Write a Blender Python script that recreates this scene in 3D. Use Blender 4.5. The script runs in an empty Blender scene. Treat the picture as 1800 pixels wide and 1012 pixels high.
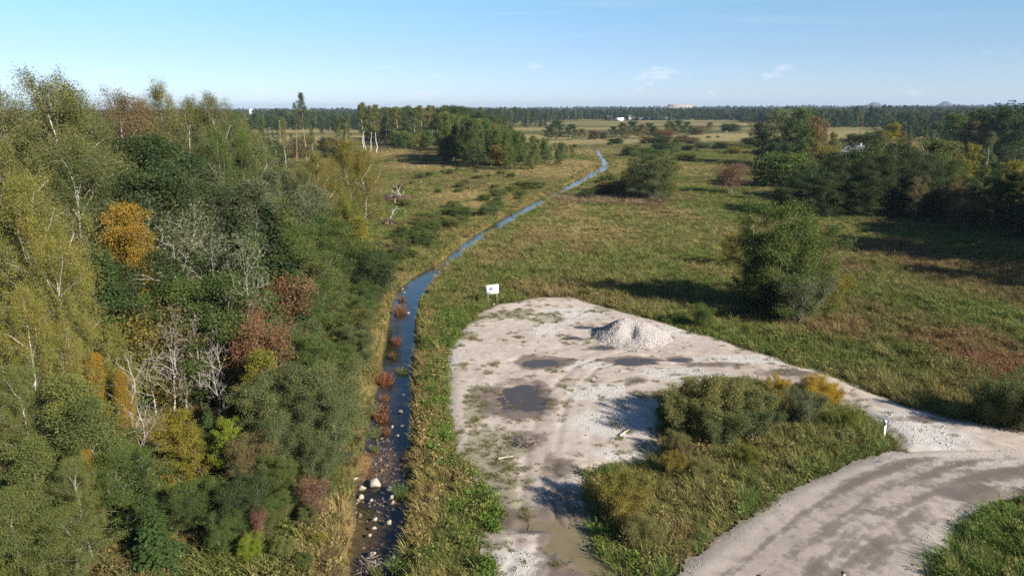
import bpy, math, random
import numpy as np
from mathutils import Matrix, Vector

SC = bpy.context.scene
COL = SC.collection
# ------------------------------------------------------------------ camera
F, CX, CY = 1271.0, 900.0, 506.0           # focal length and centre in pixels of the 1800 px photograph
CAMZ = 20.0
PITCH, ROLL = math.radians(13.96), math.radians(0.30)
fw = np.array([0, math.cos(PITCH), -math.sin(PITCH)])
up0 = np.array([0, math.sin(PITCH), math.cos(PITCH)])
r0 = np.array([1.0, 0, 0])
RT = r0 * math.cos(ROLL) - up0 * math.sin(ROLL)
UP = up0 * math.cos(ROLL) + r0 * math.sin(ROLL)
cd = bpy.data.cameras.new('camera')
cam = bpy.data.objects.new('camera', cd)
COL.objects.link(cam)
cd.sensor_width = 36.0
cd.lens = 36.0 * F / 1800.0
cd.clip_start, cd.clip_end = 0.5, 40000
cam.matrix_world = Matrix(((RT[0], UP[0], -fw[0], 0), (RT[1], UP[1], -fw[1], 0), (RT[2], UP[2], -fw[2], CAMZ), (0, 0, 0, 1)))
SC.camera = cam
# ------------------------------------------------------------------ light, sky, exposure
SUN_EL = math.radians(27)
SUN_AZ = math.radians(131)                 # compass bearing of the sun (0 = +Y, 90 = +X): behind and to the right
sl = bpy.data.lights.new('sun', 'SUN')
sl.energy = 4.6
sl.angle = math.radians(0.53)
sl.color = (1.0, 0.925, 0.81)
sun = bpy.data.objects.new('sun', sl)
COL.objects.link(sun)
sdir = Vector((math.sin(SUN_AZ) * math.cos(SUN_EL), math.cos(SUN_AZ) * math.cos(SUN_EL), math.sin(SUN_EL)))
sun.rotation_euler = sdir.to_track_quat('Z', 'Y').to_euler()
sun.location = (60, -60, 80)
SC.view_settings.view_transform = 'Standard'
SC.view_settings.look = 'None'
SC.view_settings.gamma = 1.0
SC.view_settings.exposure = 1.25
SC.view_settings.use_curve_mapping = False
W = bpy.data.worlds.new('World')
SC.world = W
W.use_nodes = True
nt = W.node_tree
nt.nodes.clear()


def N(t, kind, **kw):
    n = t.nodes.new(kind)
    for k, v in kw.items():
        if k.startswith('i_'):
            n.inputs[k[2:].replace('_', ' ')].default_value = v
        else:
            setattr(n, k, v)
    return n


def math_node(t, op, a, b=None, clamp=False):
    n = t.nodes.new('ShaderNodeMath')
    n.operation = op
    n.use_clamp = clamp
    for i, v in enumerate((a, b)):
        if v is None:
            continue
        if isinstance(v, (int, float)):
            n.inputs[i].default_value = v
        else:
            t.links.new(v, n.inputs[i])
    return n.outputs[0]


def mix_col(t, fac, a, b, mode='MIX'):
    n = t.nodes.new('ShaderNodeMix')
    n.data_type = 'RGBA'
    n.blend_type = mode
    n.clamp_factor = True
    for i, v in ((0, fac), (6, a), (7, b)):
        if isinstance(v, (int, float)):
            n.inputs[i].default_value = v
        elif isinstance(v, (tuple, list)):
            n.inputs[i].default_value = (v[0], v[1], v[2], 1)
        else:
            t.links.new(v, n.inputs[i])
    return n.outputs[2]


def ramp(t, fac, stops, interp='LINEAR'):
    n = t.nodes.new('ShaderNodeValToRGB')
    cr = n.color_ramp
    cr.interpolation = interp
    while len(cr.elements) < len(stops):
        cr.elements.new(0.5)
    for e, (p, c) in zip(cr.elements, stops):
        e.position = p
        e.color = (c, c, c, 1) if isinstance(c, (int, float)) else (c[0], c[1], c[2], 1)
    t.links.new(fac, n.inputs[0])
    return n.outputs[0]


def noise(t, vec, scale, detail=4, rough=0.55, dist=0.0):
    n = t.nodes.new('ShaderNodeTexNoise')
    n.inputs['Scale'].default_value = scale
    n.inputs['Detail'].default_value = detail
    n.inputs['Roughness'].default_value = rough
    n.inputs['Distortion'].default_value = dist
    if vec is not None:
        t.links.new(vec, n.inputs['Vector'])
    return n.outputs['Fac']


sky = N(nt, 'ShaderNodeTexSky', sky_type='NISHITA')
sky.sun_disc = False
sky.sun_elevation = SUN_EL
sky.sun_rotation = SUN_AZ
sky.altitude = 60
sky.air_density = 1.0
sky.dust_density = 0.0
sky.ozone_density = 3.0
tc = N(nt, 'ShaderNodeTexCoord')
sp = N(nt, 'ShaderNodeSeparateXYZ')
nt.links.new(tc.outputs['Generated'], sp.inputs[0])
zz = math_node(nt, 'MAXIMUM', sp.outputs[2], 0.0)
den = math_node(nt, 'ADD', zz, 0.012)
cu = N(nt, 'ShaderNodeCombineXYZ')
nt.links.new(math_node(nt, 'DIVIDE', sp.outputs[0], den), cu.inputs[0])
nt.links.new(math_node(nt, 'DIVIDE', sp.outputs[1], den), cu.inputs[1])
# small fair-weather puffs low over the horizon, all the way round
pm = N(nt, 'ShaderNodeMapping')
pm.inputs['Scale'].default_value = (1, 1, 3.2)
nt.links.new(tc.outputs['Generated'], pm.inputs[0])
puff = ramp(nt, noise(nt, pm.outputs[0], 13, 6, 0.62), [(0.60, 0.0), (0.70, 1.0)])
band = ramp(nt, zz, [(0.006, 0.0), (0.018, 1.0), (0.045, 0.9), (0.07, 0.0)])
# thin high cirrus
mp = N(nt, 'ShaderNodeMapping')
mp.inputs['Scale'].default_value = (0.22, 0.75, 1)
mp.inputs['Rotation'].default_value = (0, 0, 0.25)
nt.links.new(cu.outputs[0], mp.inputs[0])
cir = ramp(nt, noise(nt, mp.outputs[0], 1.6, 6, 0.6, 0.6), [(0.50, 0.0), (0.78, 1.0)])
cband = ramp(nt, zz, [(0.05, 0.0), (0.12, 1.0), (0.5, 0.6)])
cl = math_node(nt, 'ADD', math_node(nt, 'MULTIPLY', math_node(nt, 'MULTIPLY', puff, band), 0.42),
               math_node(nt, 'MULTIPLY', math_node(nt, 'MULTIPLY', cir, cband), 0.13), True)
hs = N(nt, 'ShaderNodeHueSaturation')
hs.inputs['Saturation'].default_value = 1.0
tint = ramp(nt, zz, [(0.0, (.76, .92, 1.46)), (.07, (.81, .92, 1.22)), (.14, (.87, 1.08, 1.17)), (.3, (.74, .97, 1.05)), (.6, (.60, .86, 1.0))])
nt.links.new(mix_col(nt, 1.0, sky.outputs[0], tint, 'MULTIPLY'), hs.inputs['Color'])
skc = mix_col(nt, cl, hs.outputs[0], (9.0, 9.2, 9.8))
bg = N(nt, 'ShaderNodeBackground')
bg.inputs['Strength'].default_value = 0.0505
nt.links.new(skc, bg.inputs['Color'])
wo = N(nt, 'ShaderNodeOutputWorld')
nt.links.new(bg.outputs[0], wo.inputs['Surface'])
try:
    SC.cycles.use_denoising = False
    SC.cycles.filter_width = 1.6
    SC.cycles.sample_clamp_indirect = 2.5
    SC.cycles.max_bounces = 6
    SC.cycles.diffuse_bounces = 3
    SC.cycles.glossy_bounces = 2
    SC.cycles.transmission_bounces = 3
    SC.cycles.transparent_max_bounces = 6
    SC.cycles.volume_bounces = 0
except Exception:
    pass

# ------------------------------------------------------------------ numeric helpers
def ray(px, py):
    return fw + RT * ((px - CX) / F) - UP * ((py - CY) / F)


def g(px, py, z=0.0):
    """the point at height z that stands at this place of the photograph"""
    d = ray(px, py)
    t = (z - CAMZ) / d[2]
    return np.array([d[0] * t, d[1] * t, z])


def at_dist(px, py, D):
    """x and z of the point at forward distance D along a sight line"""
    d = ray(px, py)
    t = D / d[1]
    return d[0] * t, CAMZ + d[2] * t


def proj(x, y, z):
    v = np.stack(np.broadcast_arrays(np.asarray(x, float), np.asarray(y, float), np.asarray(z, float) - CAMZ), -1)
    zc = v @ fw
    return CX + F * (v @ RT) / zc, CY - F * (v @ UP) / zc, zc


def _h(ix, iy, seed):
    with np.errstate(over='ignore'):
        h = (ix.astype(np.int64) * 374761393 + iy.astype(np.int64) * 668265263 + seed * 1442695041) & 0xffffffff
        h = ((h ^ (h >> 13)) * 1274126177) & 0xffffffff
        h = h ^ (h >> 16)
    return (h & 0xffff) / 65535.0


def vn(x, y, seed=0):
    x = np.asarray(x, float); y = np.asarray(y, float)
    ix = np.floor(x); iy = np.floor(y)
    fx = x - ix; fy = y - iy
    fx = fx * fx * (3 - 2 * fx); fy = fy * fy * (3 - 2 * fy)
    a = _h(ix, iy, seed); b = _h(ix + 1, iy, seed); c = _h(ix, iy + 1, seed); d = _h(ix + 1, iy + 1, seed)
    return (a * (1 - fx) + b * fx) * (1 - fy) + (c * (1 - fx) + d * fx) * fy


def fbm(x, y, scale, octs=4, seed=0):
    s = 0; a = 0.5; tot = 0
    x = np.asarray(x, float) / scale; y = np.asarray(y, float) / scale
    for o in range(octs):
        s = s + a * vn(x + 17.3 * o, y - 9.1 * o, seed + o); tot += a
        a *= 0.5; x = x * 2.03; y = y * 2.03
    return s / tot


def sstep(e0, e1, x):
    t = np.clip((x - e0) / (e1 - e0), 0, 1)
    return t * t * (3 - 2 * t)


def seg_dist(x, y, poly, closed=False):
    """distance to a polyline, and the parameter (index + fraction) of the nearest point"""
    x = np.asarray(x, float); y = np.asarray(y, float)
    best = np.full(x.shape, 1e18); par = np.zeros(x.shape)
    n = len(poly)
    for i in range(n if closed else n - 1):
        ax, ay = poly[i][0], poly[i][1]; bx, by = poly[(i + 1) % n][0], poly[(i + 1) % n][1]
        dx, dy = bx - ax, by - ay
        t = np.clip(((x - ax) * dx + (y - ay) * dy) / (dx * dx + dy * dy + 1e-12), 0, 1)
        d = (x - ax - t * dx) ** 2 + (y - ay - t * dy) ** 2
        m = d < best
        best = np.where(m, d, best); par = np.where(m, i + t, par)
    return np.sqrt(best), par


def inside(x, y, poly):
    x = np.asarray(x, float); y = np.asarray(y, float)
    c = np.zeros(x.shape, bool)
    n = len(poly)
    for i in range(n):
        x1, y1 = poly[i][0], poly[i][1]; x2, y2 = poly[i - 1][0], poly[i - 1][1]
        if y1 == y2:
            continue
        c ^= ((y1 > y) != (y2 > y)) & (x < (x2 - x1) * (y - y1) / (y2 - y1) + x1)
    return c


def sdist(x, y, poly):
    d, _ = seg_dist(x, y, poly, True)
    return np.where(inside(x, y, poly), -d, d)


def gp(pts, z=0.0):
    return [tuple(g(a, b, z)[:2]) for a, b in pts]


# ------------------------------------------------------------------ plan of the place
WL = -0.62                                       # water level of the stream
ST = [(1045, 612, 700), (1000, 616, 704), (950, 619, 708), (900, 621, 712), (850, 626, 716), (820, 634, 718), (790, 640, 720), (740, 652, 722), (690, 660, 722),
      (650, 668, 724), (600, 678, 728), (560, 684, 732), (530, 690, 738), (510, 700, 748), (490, 724, 765), (476, 747, 783),
      (460, 778, 800), (440, 800, 822), (415, 833, 851), (395, 866, 890), (380, 890, 913), (365, 920, 944), (350, 948, 964),
      (335, 983, 999), (320, 1008, 1028), (308, 1032, 1050), (295, 1053, 1071), (285, 1056, 1069), (276, 1051, 1060), (262, 1046, 1052)]
SL = [g(a, y, WL) for y, a, b in ST]
SR = [g(b, y, WL) for y, a, b in ST]
SCN = [((l[0] + r[0]) / 2, (l[1] + r[1]) / 2) for l, r in zip(SL, SR)]
SHW = np.array([0.5 * math.hypot(l[0] - r[0], l[1] - r[1]) for l, r in zip(SL, SR)])
SCN = [(SCN[0][0] + 0.5, 15.0)] + SCN
SHW = np.concatenate([[SHW[0]], SHW])
SHW = np.clip(SHW - .05, .85, 2.1)

LOT = gp([(880, 1075), (868, 1012), (845, 935), (880, 925), (868, 880), (840, 840), (795, 800), (785, 700), (787, 640), (800, 596), (818, 570), (850, 545), (872, 535), (905, 530),
          (945, 521), (1000, 520), (1055, 535), (1100, 548), (1190, 574), (1280, 600), (1370, 630), (1450, 654), (1530, 688), (1600, 713), (1680, 735), (1800, 756),
          (1990, 790), (1990, 850), (1800, 800), (1660, 797), (1575, 797), (1583, 768), (1540, 732), (1480, 700), (1380, 678), (1300, 660), (1235, 672), (1180, 690), (1155, 720), (1160, 760), (1150, 800),
          (1100, 815), (1045, 828), (1030, 860), (1045, 905), (1062, 985), (1075, 1075)])
ROAD = gp([(1120, 1075), (1180, 1012), (1240, 962), (1320, 903), (1400, 852), (1480, 820), (1560, 793), (1660, 786), (1800, 778), (2050, 760), (2050, 850), (1800, 862), (1742, 882), (1685, 920),
           (1645, 985), (1630, 1012), (1615, 1075)])
ROADC = gp([(1360, 1075), (1430, 1000), (1500, 940), (1580, 885), (1680, 842), (1800, 818), (2050, 800)])
DRIVE = gp([(930, 1000), (945, 900), (950, 800), (975, 700), (1030, 645), (1110, 622), (1250, 632), (1400, 665), (1600, 745), (1750, 795)])
# puddles: pixel centre, radii in metres, depth
PUD = [(948, 637, 1.9, 1.15, .12), (1112, 634, 1.6, 0.9, .10), (1062, 610, .9, .55, .10), (912, 698, 2.15, 2.7, .22), (1190, 631, .8, .5, .10),
       (1002, 594, .7, .4, .09), (1034, 575, 1.0, .4, .09), (1020, 952, 1.5, 2.9, .22), (950, 922, 1.3, .6, .16)]
PUDW = [(*g(p[0], p[1])[:2], p[2], p[3], p[4]) for p in PUD]
DAMP = [(980, 817, 1.0, 1.4), (1118, 668, .9, .8), (1095, 605, 1.3, .4), (1250, 640, 2.4, .5), (1390, 655, 2.6, .7), (1620, 737, 2.2, .5), (1020, 900, 2.5, 1.0), (925, 770, 1.2, 1.5), (900, 910, 1.5, .8), (1010, 985, 1.6, 1.2), (950, 912, 1.9, .7), (1040, 905, .9, .9), (1120, 630, 2.6, .5), (950, 640, 2.6, .5)]
DAMPW = [(*g(p[0], p[1])[:2], p[2], p[3]) for p in DAMP]


def stream_d(x, y):
    d, p = seg_dist(x, y, SCN)
    hw = np.interp(p, np.arange(len(SHW)), SHW)
    return d, hw, p


def ground_z(x, y):
    x = np.asarray(x, float); y = np.asarray(y, float)
    near = 1 - sstep(400, 900, y)
    z = (fbm(x, y, 14, 4, 3) - 0.5) * 0.7 * near - 0.15
    # low bumps of tussocks near the camera
    z = z + (fbm(x, y, 1.3, 3, 8) - 0.5) * 0.28 * (1 - sstep(70, 160, y))
    m = (np.abs(x) < 260) & (y < 420)
    if np.any(m):
        xm, ym = x[m], y[m]
        zm = z[m]
        sd = sdist(xm, ym, LOT); rd = sdist(xm, ym, ROAD)
        k = sstep(0.0, 2.2, np.minimum(sd, rd))
        zm = zm * k + (-0.22) * (1 - k)
        zm = np.where((rd < 0.4) | (sd < 0.4), -0.24, zm)
        d, hw, p = stream_d(xm, ym)
        wob = (fbm(xm, ym, 2.2, 3, 21) - 0.5) * 1.1
        e = d - hw + wob * 0.6
        prof = np.where(e < -0.5, WL - 0.30, np.where(e < 0, WL - 0.30 + (e + 0.5) / 0.5 * 0.30, WL + e * np.where(ym > 105, .24, .42)))
        prof = np.where(e < 0, prof + (fbm(xm, ym, 0.8, 3, 5) - .5) * 0.12, prof)
        a = g(678, 815, WL)
        sh = 1 - sstep(.6, 1.15, np.hypot((xm - a[0]) / 2.4, (ym - a[1]) / 2.9) + (fbm(xm, ym, 1, 3, 4) - .5) * .5)
        prof = np.where(e < 0, prof + sh * .22, prof)
        zm = np.minimum(zm, prof) if zm.size else zm
        z[m] = zm
    return z


def gz(x, y):
    return float(ground_z(np.array([x]), np.array([y]))[0])


# ------------------------------------------------------------------ colours of the open ground (real albedo, no shade)
cG = np.array([.098, .122, .034]); cO = np.array([.145, .135, .052]); cS = np.array([.31, .235, .115]); cB = np.array([.145, .092, .055])
cL = np.array([.082, .12, .030]); cR = np.array([.165, .080, .052]); cF = np.array([.265, .23, .12])
BL = [(1150, 228, 60, cS, .4), (1280, 240, 50, cS, .45), (1120, 288, 26, cS, .4), (1230, 300, 26, cS, .3), (1010, 300, 22, cS, .4), (480, 960, 3.5, cL, .7), (540, 930, 2.0, cG, .7), (420, 1000, 3, cG, .8), (560, 860, 2, cG, .6), (1050, 470, 10, cG, .5), (1200, 400, 14, cG, .5), (1250, 350, 16, cG, .5), (1330, 340, 12, cL, .4), (1700, 640, 7, cR, .8), (1560, 440, 9, cB, .8), (1470, 470, 5, cB, .7), (1720, 480, 12, cB, .5), (1640, 590, 4, cB, .4), (1700, 550, 6, cL, .6), (1450, 615, 5, cL, .7), (1620, 635, 5, cL, .7), (1540, 610, 4, cL, .5),
      (1300, 310, 26, cG, .5), (1180, 450, 8, cL, .3), (960, 470, 6, cL, .5), (900, 480, 6, cL, .4), (1090, 345, 9, cB, .45), (1130, 350, 6, cB, .6), (1190, 340, 6, cB, .5), (760, 290, 20, cS, .55), (700, 270, 30, cS, .6), (800, 345, 12, cS, .4),
      (830, 360, 8, cS, .5), (740, 390, 8, cB, .4), (960, 300, 25, cS, .35), (1020, 265, 30, cS, .6), (1000, 285, 15, cS, .7), (1230, 555, 4, cL, .3), (1350, 590, 4, cL, .5), (1000, 400, 10, cS, .35), (950, 415, 6, cB, .4), (1050, 420, 8, cO, .5),
      (1720, 940, 5, cL, .8), (1780, 980, 5, cL, .8), (1270, 900, 2.5, cO, .5), (1250, 830, 3, cO, .5), (1200, 960, 2, cB, .4), (650, 600, 4, cS, .5), (610, 680, 3, cS, .5), (600, 900, 2.0, cS, .9), (590, 960, 1.5, cS, .8), (560, 980, 3, cO, .5),
      (640, 540, 5, cS, .6), (700, 500, 5, cS, .5), (790, 570, 2.5, cL, .9), (800, 560, 2, cL, .8), (900, 540, 4, cO, .4), (940, 505, 5, cB, .4)]
BLW = [(*g(b[0], b[1])[:2], b[2], b[3], b[4]) for b in BL]


def meadow_col(x, y):
    x = np.asarray(x, float); y = np.asarray(y, float)
    n1 = fbm(x, y * .6, 9, 4, 31); n2 = fbm(x, y * .6, 26, 3, 47); n3 = fbm(x, y * .5, 3.2, 3, 77)
    s = np.where(y > 200, 4.0, 1.0)
    n1 = np.where(y > 260, fbm(x, y * .25, 60, 4, 32), n1)
    c = cO + (cG - cO) * sstep(.42, .60, n1)[..., None]
    c = c + (cS - c) * (0.42 * sstep(.54, .70, n2) * sstep(.35, .6, n3))[..., None]
    c = c + (cB - c) * (0.55 * sstep(.56, .70, fbm(x, y * .6, 6, 4, 91)))[..., None]
    c = c + (cL - c) * (0.45 * sstep(.57, .68, fbm(x, y * .6, 7, 4, 53)) * (y < 180))[..., None]
    wob = (fbm(x, y, 4, 3, 15) - .5)
    for bx, by, r, col, w in BLW:
        d = np.hypot(x - bx, (y - by) * .8) / r + wob * 0.8
        m = d < 1.2
        if np.any(m):
            c[m] = c[m] + (col - c[m]) * (w * (1 - sstep(.35, 1.15, d[m])))[..., None]
    # straw-coloured fringe on the stream banks
    m = (y < 330) & (np.abs(x) < 90)
    if np.any(m):
        d, hw, p = stream_d(x[m], y[m])
        e = d - hw
        c[m] = c[m] + (np.array([.215, .17, .068]) - c[m]) * (0.6 * (1 - sstep(.4, 2.6, e + wob[m] * 2)) * sstep(.30, .5, fbm(x[m], y[m], 3, 3, 66)))[..., None]
    # farther fields: dry hay with strips of darker fallow
    f = sstep(300, 480, y)
    strip = fbm(x * .25, y, 90, 3, 12)
    fc = cF + (np.array([.11, .108, .05]) - cF) * sstep(.45, .62, strip)[..., None]
    c = c + (fc - c) * f[..., None]
    ff = sstep(1500, 2200, y)
    c = c + (np.array([.045, .06, .03]) - c) * ff[..., None]
    return np.clip(c * (0.85 + 0.3 * fbm(x, y, .9, 2, 7))[..., None], .01, .6)


# ------------------------------------------------------------------ mesh helpers
def mesh_quads(name, V, Q, vattr=None, fattr=None, smooth=False, tri=False):
    me = bpy.data.meshes.new(name)
    V = np.asarray(V, np.float32); Q = np.asarray(Q, np.int32)
    k = Q.shape[1]
    me.vertices.add(len(V)); me.vertices.foreach_set('co', V.ravel())
    me.loops.add(Q.size); me.loops.foreach_set('vertex_index', Q.ravel())
    me.polygons.add(len(Q))
    me.polygons.foreach_set('loop_start', np.arange(0, Q.size, k, dtype=np.int32))
    if smooth:
        me.polygons.foreach_set('use_smooth', np.ones(len(Q), bool))
    for nm, a in (vattr or {}).items():
        put_attr(me, nm, a, 'POINT')
    for nm, a in (fattr or {}).items():
        put_attr(me, nm, a, 'FACE')
    me.update(calc_edges=True)
    return me


def put_attr(me, nm, a, dom):
    a = np.asarray(a, np.float32)
    if a.ndim == 1:
        at = me.attributes.new(nm, 'FLOAT', dom); at.data.foreach_set('value', a)
    elif a.shape[1] == 4:
        at = me.attributes.new(nm, 'FLOAT_COLOR', dom); at.data.foreach_set('color', a.ravel())
    else:
        at = me.attributes.new(nm, 'FLOAT_VECTOR', dom); at.data.foreach_set('vector', a.ravel())


def grid_mesh(name, xs, ys, zf, keep=None, attrs=None, smooth=True):
    X, Y = np.meshgrid(xs, ys)
    x = X.ravel(); y = Y.ravel()
    z = zf(x, y)
    nx, ny = len(xs), len(ys)
    i = np.arange(nx * ny).reshape(ny, nx)
    Q = np.stack([i[:-1, :-1], i[:-1, 1:], i[1:, 1:], i[1:, :-1]], -1).reshape(-1, 4)
    at = {}
    kv = None
    if keep is not None:
        kv = keep(x, y)
        Q = Q[kv[Q].all(1)]
        used = np.zeros(len(x), bool); used[Q.ravel()] = True
        remap = np.cumsum(used) - 1
        x, y, z = x[used], y[used], z[used]
        Q = remap[Q]
    if attrs:
        at = attrs(x, y)
    return mesh_quads(name, np.stack([x, y, z], 1), Q, vattr=at, smooth=smooth)


def link(name, me, mat=None, parent=None, loc=None, rotz=0.0, scale=None):
    o = bpy.data.objects.new(name, me)
    COL.objects.link(o)
    if mat is not None:
        if len(me.materials) == 0:
            me.materials.append(mat)
        elif me.materials[0] is not mat:
            o.material_slots[0].link = 'OBJECT'
            o.material_slots[0].material = mat
    if parent is not None:
        o.parent = parent
    if loc is not None:
        o.location = loc
    if rotz:
        o.rotation_euler = (0, 0, rotz)
    if scale is not None:
        o.scale = scale
    return o


def tag(o, label=None, cat=None, group=None, kind=None):
    if label: o['label'] = label
    if cat: o['category'] = cat
    if group: o['group'] = group
    if kind: o['kind'] = kind
    return o


def empty(name, loc, rotz=0.0, scale=None):
    o = bpy.data.objects.new(name, None)
    COL.objects.link(o)
    o.empty_display_size = 0.3
    o.location = loc
    o.rotation_euler = (0, 0, rotz)
    if scale is not None:
        o.scale = scale
    return o


class MB:
    """collects quads"""
    def __init__(self):
        self.V = []; self.Q = []; self.n = 0; self.fa = []
    def add(self, V, Q, val=0.5):
        V = np.asarray(V, float); Q = np.asarray(Q, int)
        self.V.append(V); self.Q.append(Q + self.n); self.n += len(V)
        self.fa.append(np.full(len(Q), val) if np.isscalar(val) else np.asarray(val))
    def box(self, c, s, rz=0.0, val=.5, taper=1.0):
        x, y, z = s[0] / 2, s[1] / 2, s[2] / 2
        t = taper
        v = np.array([[-x, -y, -z], [x, -y, -z], [x, y, -z], [-x, y, -z], [-x * t, -y * t, z], [x * t, -y * t, z], [x * t, y * t, z], [-x * t, y * t, z]])
        ca, sa = math.cos(rz), math.sin(rz)
        R = np.array([[ca, -sa, 0], [sa, ca, 0], [0, 0, 1]])
        self.add(v @ R.T + np.array(c), [[0, 3, 2, 1], [4, 5, 6, 7], [0, 1, 5, 4], [1, 2, 6, 5], [2, 3, 7, 6], [3, 0, 4, 7]], val)
    def tube(self, P, R, sides=4, val=.5):
        P = np.asarray(P, float); R = np.asarray(R, float); n = len(P)
        T = np.gradient(P, axis=0); T /= np.linalg.norm(T, axis=1, keepdims=True) + 1e-9
        ref = np.array([0, 0, 1.0]) if abs(T[0, 2]) < .8 else np.array([1.0, 0, 0])
        A = np.cross(T, ref); A /= np.linalg.norm(A, axis=1, keepdims=True) + 1e-9
        B = np.cross(T, A)
        an = np.arange(sides) * 2 * math.pi / sides
        V = P[:, None, :] + R[:, None, None] * (np.cos(an)[None, :, None] * A[:, None, :] + np.sin(an)[None, :, None] * B[:, None, :])
        i = np.arange(n * sides).reshape(n, sides)
        j = np.roll(i, -1, 1)
        Q = np.stack([i[:-1], j[:-1], j[1:], i[1:]], -1).reshape(-1, 4)
        self.add(V.reshape(-1, 3), Q, val)
        # end cap for thick ends
        if sides == 4:
            self.add(V[-1], [[0, 1, 2, 3]], val)
    def mesh(self, name, smooth=False):
        return mesh_quads(name, np.concatenate(self.V), np.concatenate(self.Q), fattr={'rnd': np.concatenate(self.fa)}, smooth=smooth)


# ------------------------------------------------------------------ materials
MATS = {}


def new_mat(name):
    m = bpy.data.materials.new(name)
    m.use_nodes = True
    m.node_tree.nodes.clear()
    return m, m.node_tree


def out(t, sh):
    o = t.nodes.new('ShaderNodeOutputMaterial')
    t.links.new(sh, o.inputs['Surface'])
    return o


def leaf_mat(name, cols, transl=.28, objvar=.35):
    """cols: list of albedo colours from commonest to rarest"""
    m, t = new_mat(name)
    a = N(t, 'ShaderNodeAttribute', attribute_name='rnd')
    oi = N(t, 'ShaderNodeObjectInfo')
    v = math_node(t, 'ADD', math_node(t, 'MULTIPLY', a.outputs['Fac'], 1 - objvar), math_node(t, 'MULTIPLY', oi.outputs['Random'], objvar))
    n = len(cols)
    c = ramp(t, v, [(0.12 + 0.76 * i / max(1, n - 1), cols[i]) for i in range(n)])
    d = N(t, 'ShaderNodeBsdfDiffuse'); tr = N(t, 'ShaderNodeBsdfTranslucent'); gl = N(t, 'ShaderNodeBsdfGlossy')
    gl.inputs['Roughness'].default_value = 0.45
    gl.inputs['Color'].default_value = (.8, .8, .8, 1)
    t.links.new(c, d.inputs['Color'])
    t.links.new(mix_col(t, 1.0, c, (1.3, 1.35, .6), 'MULTIPLY'), tr.inputs['Color'])
    m1 = N(t, 'ShaderNodeMixShader'); m1.inputs[0].default_value = transl
    t.links.new(d.outputs[0], m1.inputs[1]); t.links.new(tr.outputs[0], m1.inputs[2])
    m2 = N(t, 'ShaderNodeMixShader'); m2.inputs[0].default_value = 0.012
    t.links.new(m1.outputs[0], m2.inputs[1]); t.links.new(gl.outputs[0], m2.inputs[2])
    out(t, m2.outputs[0])
    MATS[name] = m
    return m


def plain_mat(name, col, rough=.8, var=.25, scale=6.0, spec=.25, col2=None, bump=0.0, metal=0.0):
    m, t = new_mat(name)
    tcn = N(t, 'ShaderNodeTexCoord')
    f = noise(t, tcn.outputs['Object'], scale, 5, .6)
    c2 = col2 or tuple(c * (1 - var) for c in col)
    c = mix_col(t, ramp(t, f, [(.35, 0.0), (.65, 1.0)]), col, c2)
    p = N(t, 'ShaderNodeBsdfPrincipled')
    p.inputs['Roughness'].default_value = rough
    p.inputs['Specular IOR Level'].default_value = spec
    p.inputs['Metallic'].default_value = metal
    t.links.new(c, p.inputs['Base Color'])
    if bump:
        b = N(t, 'ShaderNodeBump'); b.inputs['Strength'].default_value = bump; b.inputs['Distance'].default_value = .05
        t.links.new(noise(t, tcn.outputs['Object'], scale * 3, 5, .65), b.inputs['Height'])
        t.links.new(b.outputs[0], p.inputs['Normal'])
    out(t, p.outputs[0])
    MATS[name] = m
    return m


def bark_mat(name, col, dark, amount=.5, scale=3.0, twig=(.17, .14, .115)):
    m, t = new_mat(name)
    tcn = N(t, 'ShaderNodeTexCoord')
    mpn = N(t, 'ShaderNodeMapping'); mpn.inputs['Scale'].default_value = (1.5, 1.5, .55)
    t.links.new(tcn.outputs['Object'], mpn.inputs[0])
    f = noise(t, mpn.outputs[0], scale, 5, .65)
    c = mix_col(t, ramp(t, f, [(amount - .06, 1.0), (amount + .06, 0.0)]), col, dark)
    ra = N(t, 'ShaderNodeAttribute', attribute_name='rnd')
    c = mix_col(t, math_node(t, 'GREATER_THAN', ra.outputs['Fac'], 1.5), c, twig)
    d = N(t, 'ShaderNodeBsdfDiffuse')
    t.links.new(c, d.inputs['Color'])
    out(t, d.outputs[0])
    MATS[name] = m
    return m


leaf_mat('leaf_olive', [(.068, .088, .030), (.10, .114, .038), (.132, .132, .042), (.19, .16, .036)])
leaf_mat('leaf_gold', [(.095, .115, .035), (.155, .155, .042), (.20, .178, .04), (.265, .20, .035)])
leaf_mat('leaf_amber', [(.27, .165, .022), (.31, .185, .025), (.22, .155, .03), (.34, .18, .022)])
leaf_mat('leaf_green', [(.055, .09, .026), (.072, .106, .028), (.092, .122, .03), (.118, .13, .035)])
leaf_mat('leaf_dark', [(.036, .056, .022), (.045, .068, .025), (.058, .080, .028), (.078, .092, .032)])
leaf_mat('leaf_grey', [(.085, .10, .05), (.105, .12, .062), (.13, .14, .072), (.15, .145, .07)])
leaf_mat('leaf_sallow', [(.13, .135, .048), (.155, .152, .052), (.18, .16, .055), (.14, .15, .06)])
leaf_mat('leaf_moss', [(.07, .095, .02), (.10, .125, .022), (.135, .14, .025), (.18, .165, .025)])
leaf_mat('leaf_crimson', [(.16, .085, .06), (.205, .08, .062), (.15, .095, .06), (.24, .085, .06)])
leaf_mat('leaf_yellow', [(.33, .225, .03), (.39, .25, .03), (.28, .20, .035), (.44, .25, .03)])
leaf_mat('leaf_sage', [(.075, .10, .032), (.112, .136, .04), (.145, .16, .046), (.20, .18, .042)])
leaf_mat('leaf_lime', [(.12, .165, .018), (.16, .205, .02), (.19, .22, .025), (.10, .14, .02)])
leaf_mat('leaf_maple', [(.125, .135, .025), (.17, .16, .025), (.22, .18, .025), (.10, .10, .03)])
leaf_mat('leaf_red', [(.15, .10, .045), (.185, .085, .042), (.13, .105, .045), (.21, .085, .04)])
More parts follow.
